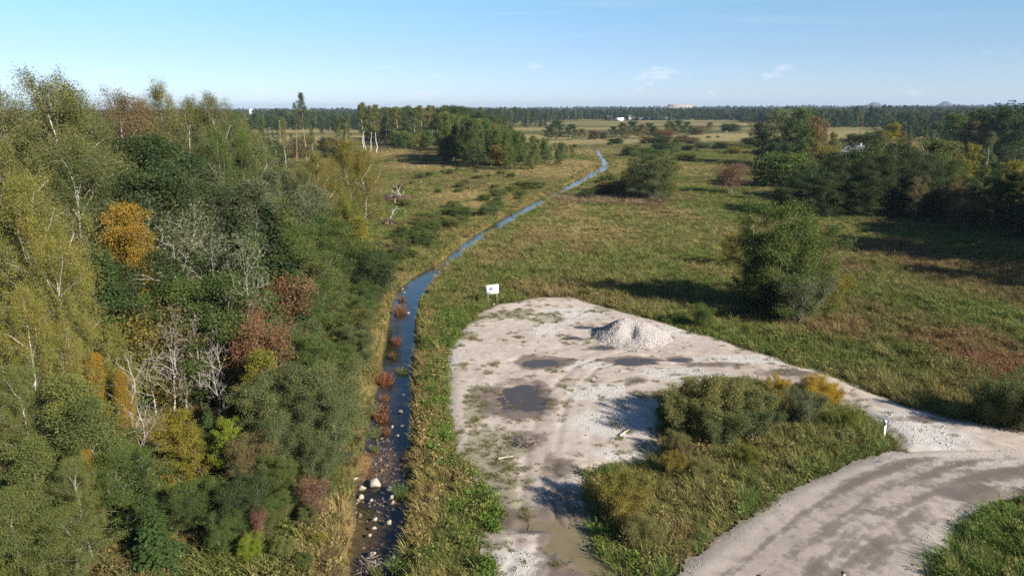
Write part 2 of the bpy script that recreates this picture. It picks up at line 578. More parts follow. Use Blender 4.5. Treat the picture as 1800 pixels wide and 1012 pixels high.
leaf_mat('leaf_rust', [(.15, .095, .05), (.17, .115, .055), (.13, .105, .045), (.20, .12, .05)])
leaf_mat('leaf_brown', [(.12, .105, .05), (.135, .11, .055), (.155, .12, .05), (.10, .10, .05)])
leaf_mat('leaf_willow', [(.078, .100, .040), (.098, .120, .046), (.122, .138, .053), (.145, .15, .052)])
leaf_mat('leaf_mustard', [(.16, .135, .03), (.20, .16, .03), (.14, .13, .035), (.26, .18, .025)])
leaf_mat('needle_dark', [(.022, .036, .016), (.028, .044, .018), (.036, .054, .02)], .1)
leaf_mat('needle_green', [(.04, .07, .022), (.055, .088, .025), (.07, .105, .028)], .12)
leaf_mat('needle_pine', [(.045, .065, .035), (.06, .08, .042), (.075, .095, .045)], .12)
leaf_mat('reed_red', [(.175, .07, .035), (.215, .08, .036), (.15, .078, .04), (.17, .12, .05)], .2)
leaf_mat('reed_green', [(.07, .11, .03), (.10, .13, .035), (.16, .14, .05)], .2)
bark_mat('bark_birch', (.62, .60, .55), (.06, .055, .05), .42, 3.0)
bark_mat('bark_dead', (.40, .37, .335), (.20, .17, .15), .46, 2.2, (.36, .32, .29))
bark_mat('bark_halfbare', (.36, .33, .29), (.16, .14, .12), .48, 2.2, (.28, .25, .22))
bark_mat('bark_grey', (.24, .22, .19), (.10, .09, .075), .5)
bark_mat('bark_dark', (.11, .09, .07), (.05, .042, .035), .5)
bark_mat('bark_pine', (.36, .20, .12), (.14, .09, .065), .45)
bark_mat('brush_twig', (.17, .12, .11), (.09, .06, .055), .5)
bark_mat('bark_twig', (.30, .26, .22), (.15, .12, .10), .5)

# ground
m, t = new_mat('ground_soil'); MATS['ground'] = m
at = N(t, 'ShaderNodeAttribute', attribute_name='col')
ge = N(t, 'ShaderNodeNewGeometry')
f1 = noise(t, ge.outputs['Position'], 1.8, 6, .7)
f2 = noise(t, ge.outputs['Position'], .35, 4, .6)
c = mix_col(t, 1.0, at.outputs['Color'], mix_col(t, ramp(t, f1, [(.3, 0.0), (.7, 1.0)]), (.55, .55, .5), (1.3, 1.25, 1.2)), 'MULTIPLY')
c = mix_col(t, 1.0, c, mix_col(t, ramp(t, f2, [(.35, 0.0), (.65, 1.0)]), (.85, .9, .85), (1.1, 1.05, 1.0)), 'MULTIPLY')
d = N(t, 'ShaderNodeBsdfDiffuse'); t.links.new(c, d.inputs['Color'])
b = N(t, 'ShaderNodeBump'); b.inputs['Strength'].default_value = .9; b.inputs['Distance'].default_value = .25
t.links.new(noise(t, ge.outputs['Position'], 2.6, 5, .7), b.inputs['Height']); t.links.new(b.outputs[0], d.inputs['Normal'])
out(t, d.outputs[0])

# sand and gravel of the yard and the road: vertex mask = (wet, white gravel, weeds, tracks)
def gravel_mat(name, sand, sand2, white, wet, weed):
    m, t = new_mat(name); MATS[name] = m
    at = N(t, 'ShaderNodeAttribute', attribute_name='mask')
    sx = N(t, 'ShaderNodeSeparateColor'); t.links.new(at.outputs['Color'], sx.inputs[0])
    at2 = N(t, 'ShaderNodeAttribute', attribute_name='track')
    ge = N(t, 'ShaderNodeNewGeometry'); P = ge.outputs['Position']
    nf = noise(t, P, 9, 6, .72); nm = noise(t, P, 1.6, 6, .65); nl = noise(t, P, .35, 4, .6); ng = noise(t, P, 28, 3, .7)
    c = mix_col(t, ramp(t, nm, [(.35, 0.0), (.68, 1.0)]), sand, sand2)
    c = mix_col(t, math_node(t, 'MULTIPLY', ramp(t, nl, [(.4, 0.0), (.7, 1.0)]), .45), c, tuple(.5 * (a + b2) for a, b2 in zip(sand2, wet)))
    tr = math_node(t, 'MULTIPLY', at2.outputs['Fac'], ramp(t, nm, [(.25, .45), (.7, 1.0)]))
    c = mix_col(t, math_node(t, 'MULTIPLY', tr, .6), c, tuple(.55 * a + .45 * b2 for a, b2 in zip(sand2, wet)))
    wh = ramp(t, math_node(t, 'ADD', sx.outputs[1], math_node(t, 'MULTIPLY', math_node(t, 'SUBTRACT', nm, .5), .9)), [(.2, 0.0), (.9, 1.0)])
    wc = mix_col(t, ramp(t, ng, [(.38, 0.0), (.6, 1.0)]), tuple(.75 * a for a in white), white)
    c = mix_col(t, math_node(t, 'MULTIPLY', wh, .8), c, wc)
    c = mix_col(t, math_node(t, 'MULTIPLY', ramp(t, noise(t, P, .9, 7, .75, .4), [(.5, 0.0), (.68, 1.0)]), .5), c, tuple(.45 * a + .55 * b2 for a, b2 in zip(sand2, wet)))
    we = ramp(t, math_node(t, 'ADD', sx.outputs[2], math_node(t, 'MULTIPLY', math_node(t, 'SUBTRACT', noise(t, P, 3.5, 7, .8), .5), 2.6)), [(.42, 0.0), (.66, 1.0)])
    c = mix_col(t, math_node(t, 'MULTIPLY', we, .5), c, weed)
    wt = ramp(t, math_node(t, 'ADD', sx.outputs[0], math_node(t, 'MULTIPLY', math_node(t, 'SUBTRACT', nm, .5), 1.3)), [(.10, 0.0), (.36, .7), (.75, 1.0)])
    c = mix_col(t, wt, c, wet)
    c = mix_col(t, 1.0, c, mix_col(t, ramp(t, nf, [(.3, 0.0), (.7, 1.0)]), (.89, .885, .875), (1.06, 1.06, 1.06)), 'MULTIPLY')
    c = mix_col(t, math_node(t, 'MULTIPLY', ramp(t, ng, [(.68, 0.0), (.76, 1.0)]), .28), c, (.60, .57, .53))
    c = mix_col(t, math_node(t, 'MULTIPLY', ramp(t, noise(t, P, 17, 3, .7), [(.26, 1.0), (.34, 0.0)]), .4), c, (.16, .13, .105))
    p = N(t, 'ShaderNodeBsdfPrincipled'); t.links.new(c, p.inputs['Base Color'])
    p.inputs['Specular IOR Level'].default_value = .2
    t.links.new(ramp(t, wt, [(0, .95), (1, .5)]), p.inputs['Roughness'])
    b = N(t, 'ShaderNodeBump'); b.inputs['Strength'].default_value = .3; b.inputs['Distance'].default_value = .05
    t.links.new(math_node(t, 'ADD', nf, math_node(t, 'MULTIPLY', ng, .6)), b.inputs['Height']); t.links.new(b.outputs[0], p.inputs['Normal'])
    out(t, p.outputs[0])
    return m


gravel_mat('sand_gravel', (.50, .432, .375), (.425, .355, .30), (.545, .52, .485), (.15, .115, .092), (.115, .115, .045))
gravel_mat('road_gravel', (.37, .315, .275), (.305, .257, .224), (.50, .44, .385), (.15, .12, .10), (.10, .11, .045))

# water
m, t = new_mat('stream_water'); MATS['water'] = m
ge = N(t, 'ShaderNodeNewGeometry')
mpn = N(t, 'ShaderNodeMapping'); mpn.inputs['Scale'].default_value = (1.0, .7, 1)
t.links.new(ge.outputs['Position'], mpn.inputs[0])
b = N(t, 'ShaderNodeBump'); b.inputs['Strength'].default_value = .10; b.inputs['Distance'].default_value = .12
t.links.new(noise(t, mpn.outputs[0], 2.4, 4, .6), b.inputs['Height'])
dt = N(t, 'ShaderNodeVectorMath', operation='DOT_PRODUCT'); t.links.new(ge.outputs['Incoming'], dt.inputs[0]); t.links.new(b.outputs[0], dt.inputs[1])
cosv = math_node(t, 'MINIMUM', math_node(t, 'ABSOLUTE', dt.outputs['Value']), 1.0)
fres = math_node(t, 'ADD', .03, math_node(t, 'MULTIPLY', .97, math_node(t, 'POWER', math_node(t, 'SUBTRACT', 1.0, cosv), 3.7)), True)
gl = N(t, 'ShaderNodeBsdfGlossy'); gl.inputs['Roughness'].default_value = .03; t.links.new(b.outputs[0], gl.inputs['Normal'])
tp = N(t, 'ShaderNodeBsdfTransparent'); tp.inputs['Color'].default_value = (.80, .76, .68, 1)
mx = N(t, 'ShaderNodeMixShader'); t.links.new(fres, mx.inputs[0]); t.links.new(tp.outputs[0], mx.inputs[1]); t.links.new(gl.outputs[0], mx.inputs[2])
out(t, mx.outputs[0])


def puddle_mat(name, c):
    m, t = new_mat(name); MATS[name] = m
    ge = N(t, 'ShaderNodeNewGeometry')
    p = N(t, 'ShaderNodeBsdfPrincipled')
    t.links.new(mix_col(t, noise(t, ge.outputs['Position'], 1.2, 4, .6), c, tuple(a * .7 for a in c)), p.inputs['Base Color'])
    p.inputs['Roughness'].default_value = .06; p.inputs['IOR'].default_value = 1.33
    b = N(t, 'ShaderNodeBump'); b.inputs['Strength'].default_value = .04; b.inputs['Distance'].default_value = .05
    t.links.new(noise(t, ge.outputs['Position'], 4, 3, .5), b.inputs['Height']); t.links.new(b.outputs[0], p.inputs['Normal'])
    out(t, p.outputs[0])


puddle_mat('muddy_water', (.20, .165, .095))
puddle_mat('dark_puddle', (.075, .06, .05))
plain_mat('boulder', (.37, .315, .255), .8, .3, 3.5, .25, (.32, .27, .22), .4)
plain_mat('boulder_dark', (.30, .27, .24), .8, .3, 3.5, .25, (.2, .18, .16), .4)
plain_mat('crushed_stone', (.46, .415, .375), .85, .3, 2.5, .2, (.34, .31, .285), .5)
plain_mat('pebble', (.58, .56, .53), .85, .3, 1.5, .2, (.34, .32, .30))
plain_mat('white_board', (.82, .82, .82), .4, .04, 2, .4)
plain_mat('flag_blue', (.03, .08, .42), .5, .05, 2)
plain_mat('flag_star', (.80, .72, .30), .5, .05, 2)
plain_mat('dark_print', (.06, .06, .07), .5, .1, 3)
plain_mat('galvanised', (.55, .56, .57), .45, .1, 8, .4, None, 0, .6)
plain_mat('post_white', (.80, .80, .79), .5, .08, 6, .4)
plain_mat('post_black', (.02, .02, .02), .5, .1, 6, .4)
plain_mat('reflector', (.75, .75, .72), .15, .1, 10, .6)
plain_mat('root_soil', (.10, .065, .05), .95, .4, 4, .1, (.05, .035, .028), .6)
plain_mat('root_clay', (.30, .21, .14), .95, .3, 4, .1, (.25, .17, .12), .5)
plain_mat('dry_wood', (.50, .44, .38), .85, .3, 5, .1, (.34, .29, .25))
plain_mat('roof_grey', (.20, .20, .225), .6, .15, 3, .3)
plain_mat('wall_pale', (.62, .58, .52), .85, .12, 2)
plain_mat('wall_white', (.85, .84, .82), .8, .05, 2)
plain_mat('wall_wood', (.16, .11, .08), .85, .2, 3)
plain_mat('shed_dark', (.10, .115, .16), .7, .2, 1)
plain_mat('glass_dark', (.03, .035, .04), .15, .1, 2, .5)
plain_mat('mast_red', (.15, .075, .065), .7, .2, 3)
plain_mat('pole_wood', (.30, .26, .22), .9, .2, 4)
plain_mat('heap_grey', (.36, .31, .29), .95, .3, .02, .1, (.25, .22, .20))
plain_mat('heap_green', (.07, .075, .06), .95, .3, .02, .1, (.11, .10, .08))
plain_mat('skin', (.55, .36, .27), .55, .08, 8)
plain_mat('hair_dark', (.025, .018, .015), .6, .2, 20)
plain_mat('cloth_white', (.75, .74, .73), .9, .06, 10)
plain_mat('cloth_dark', (.05, .055, .075), .9, .2, 10)

# ------------------------------------------------------------------ terrain, one sheet to the horizon
def seq(a, b, step):
    return list(np.arange(a, b, step))


def geo(a, b, n):
    return list(np.geomspace(a, b, n))


xs = [-v for v in geo(58, 12500, 40)][::-1] + seq(-57, -18, 1.2) + seq(-18, 14, .36) + seq(14, 62, .8) + geo(62, 12500, 40)
ys = seq(-300, 0, 40) + seq(0, 20, 3) + seq(20, 82, .38) + seq(82, 150, .8) + seq(150, 340, 2.0) + geo(342, 12500, 60)
xs = np.array(sorted(xs)); ys = np.array(ys)


def ground_attr(x, y):
    c = meadow_col(x, y)
    # stream bed: dark silt, with one shallow shoal of rusty gravel
    m = (y < 330) & (np.abs(x) < 90)
    d, hw, p = stream_d(x[m], y[m])
    k = 1 - sstep(-.15, .35, d - hw)
    bed = np.array([.046, .042, .034])[None] * (.5 + 1.1 * fbm(x[m], y[m], 1.3, 4, 99))[:, None]
    a = g(678, 812, WL)
    sh = 1 - sstep(.6, 1.15, np.hypot((x[m] - a[0]) / 2.4, (y[m] - a[1]) / 2.9) + (fbm(x[m], y[m], 1, 3, 4) - .5) * .5)
    bed = bed + (np.array([.20, .125, .07]) - bed) * sh[:, None]
    a = g(655, 930, WL)
    sh = 1 - sstep(.5, 1.2, np.hypot((x[m] - a[0]) / 1.6, (y[m] - a[1]) / 3.0) + (fbm(x[m], y[m], 1, 3, 9) - .5) * .6)
    bed = bed + (np.array([.16, .125, .075]) - bed) * (sh * .7)[:, None]
    cm = c[m]
    c[m] = cm + (bed - cm) * k[:, None]
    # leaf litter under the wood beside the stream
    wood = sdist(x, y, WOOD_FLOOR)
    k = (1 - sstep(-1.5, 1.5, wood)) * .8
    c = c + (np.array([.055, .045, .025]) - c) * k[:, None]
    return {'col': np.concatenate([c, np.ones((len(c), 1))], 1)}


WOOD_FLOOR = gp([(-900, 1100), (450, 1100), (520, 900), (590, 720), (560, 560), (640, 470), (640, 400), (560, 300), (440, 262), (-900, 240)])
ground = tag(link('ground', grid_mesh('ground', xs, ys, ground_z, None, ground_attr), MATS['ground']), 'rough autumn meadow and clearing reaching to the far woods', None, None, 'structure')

# ------------------------------------------------------------------ yard of sand and gravel
WHITE = [(1080, 740, 3.5, 2.5), (1180, 655, 3, 1.6), (1050, 690, 2.5, 2), (900, 990, 3, 1.6), (1010, 550, 3.5, 2), (960, 580, 2, 1.5), (1085, 800, 1.8, 1), (1030, 640, 2, 1), (1580, 745, 3, 2.5), (1350, 630, 6, 1.2), (1160, 585, 3, 2), (795, 620, 1, 5), (1250, 660, 2.5, 1.0), (985, 565, 2, 1), (1640, 770, 3, 2)]
WHITEW = [(*g(a, b)[:2], rx, ry) for a, b, rx, ry in WHITE]
WEED = [(838, 712, 1.0, 4.5, .9), (860, 790, 2.4, 4.5, 1.0), (880, 870, 1.5, 2.5, .9), (825, 590, 1.5, 1.5, .8), (960, 560, 2.2, 1.6, .7), (900, 552, 2.6, 1.4, .8), (1160, 695, 2.2, 1.1, .9), (1050, 828, 1.6, .7, .9), (1130, 795, 1.4, 1.5, .6), (1060, 545, 1.5, 1.2, .7), (1040, 805, 1, 1, .3),
        (1010, 520, 3, 1.5, .5), (1090, 740, .8, .8, .4), (1120, 700, .9, .8, .4), (870, 640, .8, 1.2, .6), (1240, 668, 1.6, .6, .7), (850, 560, 2, 1.5, .6), (880, 900, 1.2, .8, .8), (1100, 770, .8, .5, .4), (1190, 720, 1.2, 1.6, .6)]
WEEDW = [(*g(a, b)[:2], rx, ry, w) for a, b, rx, ry, w in WEED]


def ell(x, y, cx, cy, rx, ry):
    return np.hypot((x - cx) / rx, (y - cy) / ry)


def lot_z(x, y):
    z = 0.03 + (fbm(x, y, 6, 3, 61) - .5) * .22 + (fbm(x, y, .7, 3, 62) - .5) * .07
    for cx, cy, rx, ry, dp in PUDW:
        e = ell(x, y, cx, cy, rx, ry) + (fbm(x, y, 1.3, 4, 63) - .5) * .9
        k = 1 - sstep(.55, 1.35, e)
        z = z * (1 - k) + (-dp * (1.1 - .35 * e)) * k
    d, p = seg_dist(x, y, DRIVE)
    rut = np.exp(-((d - .85) / .22) ** 2) * .05
    z = z - rut
    # deep wheel ruts into the muddy pool
    a, b2 = g(985, 870)[:2], g(1015, 985)[:2]
    for off in (-.45, .25, .8):
        d, _ = seg_dist(x, y, [(a[0] + off, a[1]), (b2[0] + off * 1.2, b2[1])])
        z = z - np.exp(-(d / .13) ** 2) * .11 + np.exp(-((d - .24) / .10) ** 2) * .07
    # churned ridges standing out of the large puddle
    q = g(912, 700)
    for ox, oy, ln, bend in ((-1.25, .2, 1.5, .3), (-.1, .4, .8, .15)):
        d, _ = seg_dist(x, y, [(q[0] + ox - .15, q[1] + oy + ln), (q[0] + ox + bend, q[1] + oy), (q[0] + ox + bend * 2.4, q[1] + oy - ln)])
        z = z + np.exp(-(d / .09) ** 2) * .16
    e = sdist(x, y, LOT)
    z = z - .16 * sstep(-1.0, .3, e)
    return z


def lot_attr(x, y):
    wob = fbm(x, y, 1.6, 4, 71) - .5
    wet = np.zeros(len(x)); wh = np.zeros(len(x)); we = np.zeros(len(x))
    for cx, cy, rx, ry, dp in PUDW:
        wet = np.maximum(wet, 1 - sstep(.55, 1.75, ell(x, y, cx, cy, rx, ry) + wob * 1.5))
    for cx, cy, rx, ry in DAMPW:
        wet = np.maximum(wet, .85 * (1 - sstep(.1, 1.5, ell(x, y, cx, cy, rx, ry) + wob * 1.2)))
    for cx, cy, rx, ry in WHITEW:
        wh = np.maximum(wh, 1 - sstep(.5, 1.3, ell(x, y, cx, cy, rx, ry) + wob * .9))
    for cx, cy, rx, ry, w in WEEDW:
        we = np.maximum(we, w * (1 - sstep(.5, 1.3, ell(x, y, cx, cy, rx, ry) + wob * 1.1)))
    e = sdist(x, y, LOT)
    we = np.maximum(we, .8 * sstep(-.7, .1, e + wob * .8))
    d, p = seg_dist(x, y, DRIVE)
    cum = np.concatenate([[0], np.cumsum([math.dist(DRIVE[i], DRIVE[i + 1]) for i in range(len(DRIVE) - 1)])])
    al = np.interp(p, np.arange(len(DRIVE)), cum)
    tr = sstep(.48, .66, fbm(d / .42 + wob * .6, al / 11.0, 1.0, 4, 84)) * (1 - sstep(4.5, 7.5, d))
    for off, w in ((.85, .28), (1.9, .35), (3.1, .4), (4.4, .45)):
        tr = np.maximum(tr, np.exp(-((d - off + wob * .5) / w) ** 2) * (1.1 - off * .15))
    z1 = np.ones(len(x))
    return {'mask': np.stack([wet, wh, we, z1], 1), 'track': tr}


lx = np.arange(-7, 56, .17); ly = np.arange(24, 77, .17)


def lot_keep(x, y):
    return sdist(x, y, LOT) + (fbm(x, y, 1.2, 3, 81) - .5) * 1.1 < 0.25


yard = tag(link('gravel_yard', grid_mesh('gravel_yard', lx, ly, lot_z, lot_keep, lot_attr), MATS['sand_gravel']), 'pale sandy gravel yard with a turning track', None, None, 'structure')


def road_z(x, y):
    d, p = seg_dist(x, y, ROADC)
    z = .035 - .012 * (d / 4) ** 2 + (fbm(x, y, 4, 3, 65) - .5) * .10 + (fbm(x, y, .6, 3, 66) - .5) * .045
    e = sdist(x, y, ROAD)
    return z - .14 * sstep(-.8, .3, e)


def road_attr(x, y):
    wob = fbm(x, y, 1.8, 4, 72) - .5
    e = sdist(x, y, ROAD)
    # signed distance from the middle line
    d, p = seg_dist(x, y, ROADC)
    cx = np.interp(p, np.arange(len(ROADC)), [q[0] for q in ROADC]); cy = np.interp(p, np.arange(len(ROADC)), [q[1] for q in ROADC])
    i = np.clip(p.astype(int), 0, len(ROADC) - 2)
    tx = np.array([ROADC[k + 1][0] - ROADC[k][0] for k in range(len(ROADC) - 1)])[i]; ty = np.array([ROADC[k + 1][1] - ROADC[k][1] for k in range(len(ROADC) - 1)])[i]
    s = np.sign(tx * (y - cy) - ty * (x - cx)) * d
    far = sstep(2.0, 4.5, p)
    wet = np.zeros(len(x))
    for off, w, a in ((2.6, .55, 1.1), (1.2, .35, .9), (-.5, .55, 1.1), (-2.0, .35, .6)):
        wet = np.maximum(wet, np.exp(-((s - off + wob * 1.0) / w) ** 2) * a * (.12 + .88 * far) * (.55 + .9 * fbm(x, y, 3.5, 3, 14)))
    for px, py, rx, ry, a in ((1700, 865, 2.0, .9, .8), (1440, 1000, 1.2, 1.0, .5), (1760, 800, 4, .6, .6), (1790, 830, 3, .5, .7), (1560, 900, 2.2, 1.0, .45), (1500, 960, 1.3, 2, .4), (1640, 850, 2.5, .6, .5)):
        q = g(px, py)
        wet = np.maximum(wet, a * (1 - sstep(.4, 1.3, ell(x, y, q[0], q[1], rx, ry) + wob * 1.2)))
    edge = sstep(-2.4, -.6, e + wob)
    ld = sdist(x, y, LOT)
    wh = np.maximum(np.maximum(edge * .45, .4 * sstep(.52, .68, fbm(x, y, 2.6, 4, 19))), 1 - sstep(-.3, 3.2, ld + wob * 2.2))
    wet = wet * sstep(.0, 1.5, ld)
    we = .8 * sstep(-.5, .15, e + wob * .8) * sstep(.3, 1.0, ld)
    cum = np.concatenate([[0], np.cumsum([math.dist(ROADC[i], ROADC[i + 1]) for i in range(len(ROADC) - 1)])])
    al = np.interp(p, np.arange(len(ROADC)), cum)
    stk = fbm(s / .3, al / 14.0, 1.0, 4, 24)
    tr = sstep(.42, .66, stk)
    wet = np.clip(.85 * wet * (.5 + 1.0 * sstep(.3, .65, fbm(s / .32, al / 12.0, 1.0, 4, 27))) + .28 * sstep(.55, .75, fbm(s / .4, al / 9.0, 1.0, 3, 29)) * (e < -1.2), 0, 1)
    tr = np.maximum(tr * .55, .6 * np.exp(-((s - 1.9 + wob * .6) / .4) ** 2))
    return {'mask': np.stack([wet, wh, we, np.ones(len(x))], 1), 'track': tr}


rx_ = np.arange(4, 60, .2); ry_ = np.arange(24, 52, .2)
road = tag(link('gravel_road', grid_mesh('gravel_road', rx_, ry_, road_z, lambda x, y: sdist(x, y, ROAD) + (fbm(x, y, 1.0, 3, 82) - .5) * .8 < .2, road_attr), MATS['road_gravel']),
           'grey gravel road curving past the yard', None, None, 'structure')

# water sheets
V = []; Qd = []
cn = np.array(SCN)
tg = np.gradient(cn, axis=0); tg /= np.linalg.norm(tg, axis=1, keepdims=True)
nr = np.stack([-tg[:, 1], tg[:, 0]], 1)
for i in range(len(cn)):
    for s in (-1, 1):
        q = cn[i] + nr[i] * s * (SHW[i] + 1.6)
        V.append((q[0], q[1], WL))
Qd = [[2 * i + 2, 2 * i + 3, 2 * i + 1, 2 * i] for i in range(len(cn) - 1)]
tag(link('stream', mesh_quads('stream', V, Qd), MATS['water']), 'narrow straightened stream with blue sky reflections', None, None, 'structure')
for i, (cx, cy, rx, ry, dp) in enumerate(PUDW):
    if i in (8,):
        continue
    an = np.arange(24) * 2 * math.pi / 24
    k = 1.7
    px = cx + np.cos(an) * rx * k; py = cy + np.sin(an) * ry * k
    lev = -dp * .52
    me = bpy.data.meshes.new('puddle')
    me.from_pydata([(a, b, lev) for a, b in zip(px, py)], [], [list(range(24))])
    tag(link('puddle', me, MATS['muddy_water' if i == 7 else 'dark_puddle']),
        ['oval dark puddle in the middle of the yard', 'grey shallow puddle below the stone heap', 'small puddle at the foot of the stone heap', 'large dark puddle beside the weedy strip', 'small damp puddle on the yard track', 'tiny puddle above the sandy patch', 'narrow puddle in the shadow of the stone heap', 'muddy brown pool with wheel ruts'][i], None, None, 'structure')

# ------------------------------------------------------------------ plants: growing functions
rng = np.random.default_rng(5)


def unit(v):
    return v / (np.linalg.norm(v, axis=-1, keepdims=True) + 1e-9)


def leaves(mb_list, C, cv, k, L, Wd, sig, R, flat=.8, hang=0.0, horiz=0.0):
    """k leaves round every cluster centre C; returns arrays"""
    n = len(C)
    if n == 0 or k == 0:
        return
    idx = np.repeat(np.arange(n), k)
    P = C[idx] + R.normal(size=(n * k, 3)) * np.array([sig, sig, sig * flat])
    a = R.normal(size=(n * k, 3)); a[:, 2] -= hang
    a = unit(a)
    nrm = R.normal(size=(n * k, 3)); nrm[:, 2] += horiz
    b = unit(np.cross(a, nrm))
    s = R.uniform(.65, 1.25, (n * k, 1))
    a = a * L * .5 * s; b = b * Wd * .5 * s
    V = np.stack([P - a, P + b + a * .15, P + a, P - b + a * .15], 1).reshape(-1, 3)
    Q = np.arange(n * k * 4).reshape(-1, 4)
    val = np.clip(cv[idx] * .78 + R.uniform(0, 1, n * k) * .22, 0, 1)
    mb_list.append((V, Q, val))


def gen_tree(seed, H, rt, cb, R, nl, el=(35, 65), droop=.05, subs=5, k=30, L=.15, Wd=.11, sig=.35, stems=1, spread=0.0, wob=.018, hang=0.0, twig=True, prof='ovoid', flat=.8, horiz=.3, lean=.02, sub_len=.45, sides=5, steps=5, topk=1.0):
    g_ = np.random.default_rng(seed)
    wood = MB(); C = []; cv = []
    for st in range(stems):
        az0 = g_.uniform(0, 6.28) if stems == 1 else st * 2.399 + g_.uniform(-.4, .4)
        hs = H * (1 if stems == 1 else g_.uniform(.7, 1.0))
        ln = g_.uniform(0, lean) if stems == 1 else spread * math.sqrt((st + .5) / stems) * g_.uniform(.8, 1.15)
        n = 9
        tt = np.linspace(0, 1, n)
        w = np.cumsum(g_.normal(size=(n, 2)) * wob * hs, axis=0); w -= w[0]
        ex = tt ** (.8 if stems > 1 else 1.3)
        P = np.stack([math.cos(az0) * ln * hs * ex + w[:, 0], math.sin(az0) * ln * hs * ex + w[:, 1], hs * tt * (1 if stems == 1 else 1 - .25 * ln * tt)], 1)
        P[:, :2] += 0 if stems == 1 else np.array([math.cos(az0), math.sin(az0)]) * .12 * R * ln
        rr = rt * (1 - .88 * tt) * (1 if stems == 1 else g_.uniform(.6, 1))
        P0 = P.copy(); P0[0, 2] -= .4
        wood.tube(P0, rr, sides, g_.uniform(.3, .7))
        for i in range(nl):
            u = (i + g_.uniform(.1, .9)) / nl
            tq = cb + (1 - cb) * u * .98
            p = np.array([np.interp(tq, tt, P[:, j]) for j in range(3)])
            if prof == 'ovoid':
                pr = math.sqrt(max(.04, 1 - ((u - .36) / .66) ** 2))
            elif prof == 'cone':
                pr = (1 - u) ** .8 + .04
            elif prof == 'top':
                pr = math.sqrt(max(.06, 1 - ((u - .6) / .62) ** 2))
            else:
                pr = .6 + .4 * (1 - u)
            ll = R * pr * g_.uniform(.7, 1.2)
            az = i * 2.399 + az0 + g_.uniform(-.5, .5)
            e = math.radians(el[0] + (el[1] - el[0]) * u + g_.uniform(-12, 12))
            dr = np.array([math.cos(e) * math.cos(az), math.cos(e) * math.sin(az), math.sin(e)])
            m_ = steps
            lp = [p]; dcur = dr.copy()
            for s in range(m_ - 1):
                lp.append(lp[-1] + dcur * ll / (m_ - 1))
                dcur = unit(dcur + g_.normal(size=3) * .16 + np.array([0, 0, -droop]))
            lp = np.array(lp)
            r0_ = min(rt * .45, max(.012, .012 + .018 * ll)) * (.5 + .5 * (1 - tq))
            if twig:
                wood.tube(lp, np.linspace(r0_, r0_ * .3, m_), 3, 2.0 if (k and g_.uniform() < .72) else .5)
            base_v = g_.uniform(0, 1)
            for j in range(subs):
                s = .22 + .78 * (j + g_.uniform(0, 1)) / subs
                q = np.array([np.interp(s, np.linspace(0, 1, m_), lp[:, c_]) for c_ in range(3)])
                sd = unit(dr * .7 + g_.normal(size=3) * .75 + np.array([0, 0, .15 - droop * 2]))
                sl_ = sub_len * ll * (1.15 - .5 * s) + .15 * sig
                q1 = q + sd * sl_ * .5; q2 = q1 + unit(sd + np.array([0, 0, -droop * 4]) + g_.normal(size=3) * .25) * sl_ * .5
                if twig:
                    wood.tube(np.array([q, q1, q2]), np.array([r0_ * .4, r0_ * .28, r0_ * .12]) + .003, 3, 2.0)
                v = np.clip(base_v * .55 + g_.uniform(0, 1) * .45, 0, 1)
                C += [q1, q2]; cv += [v, v]
        C.append(P[-1]); cv.append(.5)
    lf = []
    if k:
        leaves(lf, np.array(C), np.array(cv), k, L, Wd, sig, g_, flat, hang, horiz)
        crown = mesh_quads('crown', lf[0][0], lf[0][1], fattr={'rnd': lf[0][2]})
        H = float(np.percentile(lf[0][0][:, 2], 99.6))
    else:
        crown = None
        H = float(max(v[:, 2].max() for v in wood.V))
    return wood.mesh('trunk'), crown, H


def gen_spruce(seed, H, R, rt, levels, per, q_per, L, Wd, bare=.04, power=.85):
    g_ = np.random.default_rng(seed)
    wood = MB()
    wood.tube(np.array([[0, 0, -.3], [0, 0, H * .5], [0, 0, H * .985]]), np.array([rt, rt * .55, .015]), 5)
    V = []; val = []
    for i in range(levels):
        u = (i + g_.uniform(-.2, .2)) / levels
        u = min(max(u, 0), .99)
        z = H * (bare + (1 - bare) * u)
        for j in range(per):
            az = g_.uniform(0, 6.28)
            ln = R * ((1 - u) ** power) * g_.uniform(.65, 1.15) + .12
            el = math.radians(-18 + 45 * u + g_.uniform(-8, 8))
            bv = g_.uniform(0, 1)
            d0 = np.array([math.cos(az), math.sin(az), 0])
            sd = np.array([-math.sin(az), math.cos(az), 0])
            nq = max(2, int(q_per * (.35 + .65 * (1 - u))))
            s = (np.arange(nq) + g_.uniform(.2, 1, nq)) / nq
            zc = z + ln * s * math.tan(el) + .22 * ln * s * s
            cpos = d0[None] * (ln * s)[:, None] + np.stack([np.zeros(nq), np.zeros(nq), zc], 1)
            side = g_.choice([-1, 1], nq) * g_.uniform(.3, 1, nq)
            a = unit(d0[None] * .8 + sd[None] * side[:, None] + np.array([0, 0, -.35])[None] + g_.normal(size=(nq, 3)) * .15)
            nn = unit(np.array([0, 0, 1.0])[None] + g_.normal(size=(nq, 3)) * .45)
            b = unit(np.cross(a, nn))
            sc = g_.uniform(.7, 1.3, (nq, 1)) * (.5 + .5 * (1 - u))
            a = a * L * sc; b = b * Wd * .5 * sc
            V.append(np.stack([cpos, cpos + a * .5 + b, cpos + a, cpos + a * .5 - b], 1).reshape(-1, 3))
            val.append(np.clip(bv * .5 + g_.uniform(0, 1, nq) * .5, 0, 1))
    V = np.concatenate(V); val = np.concatenate(val)
    return wood.mesh('trunk'), mesh_quads('crown', V, np.arange(len(V)).reshape(-1, 4), fattr={'rnd': val}), H


PRO = {}
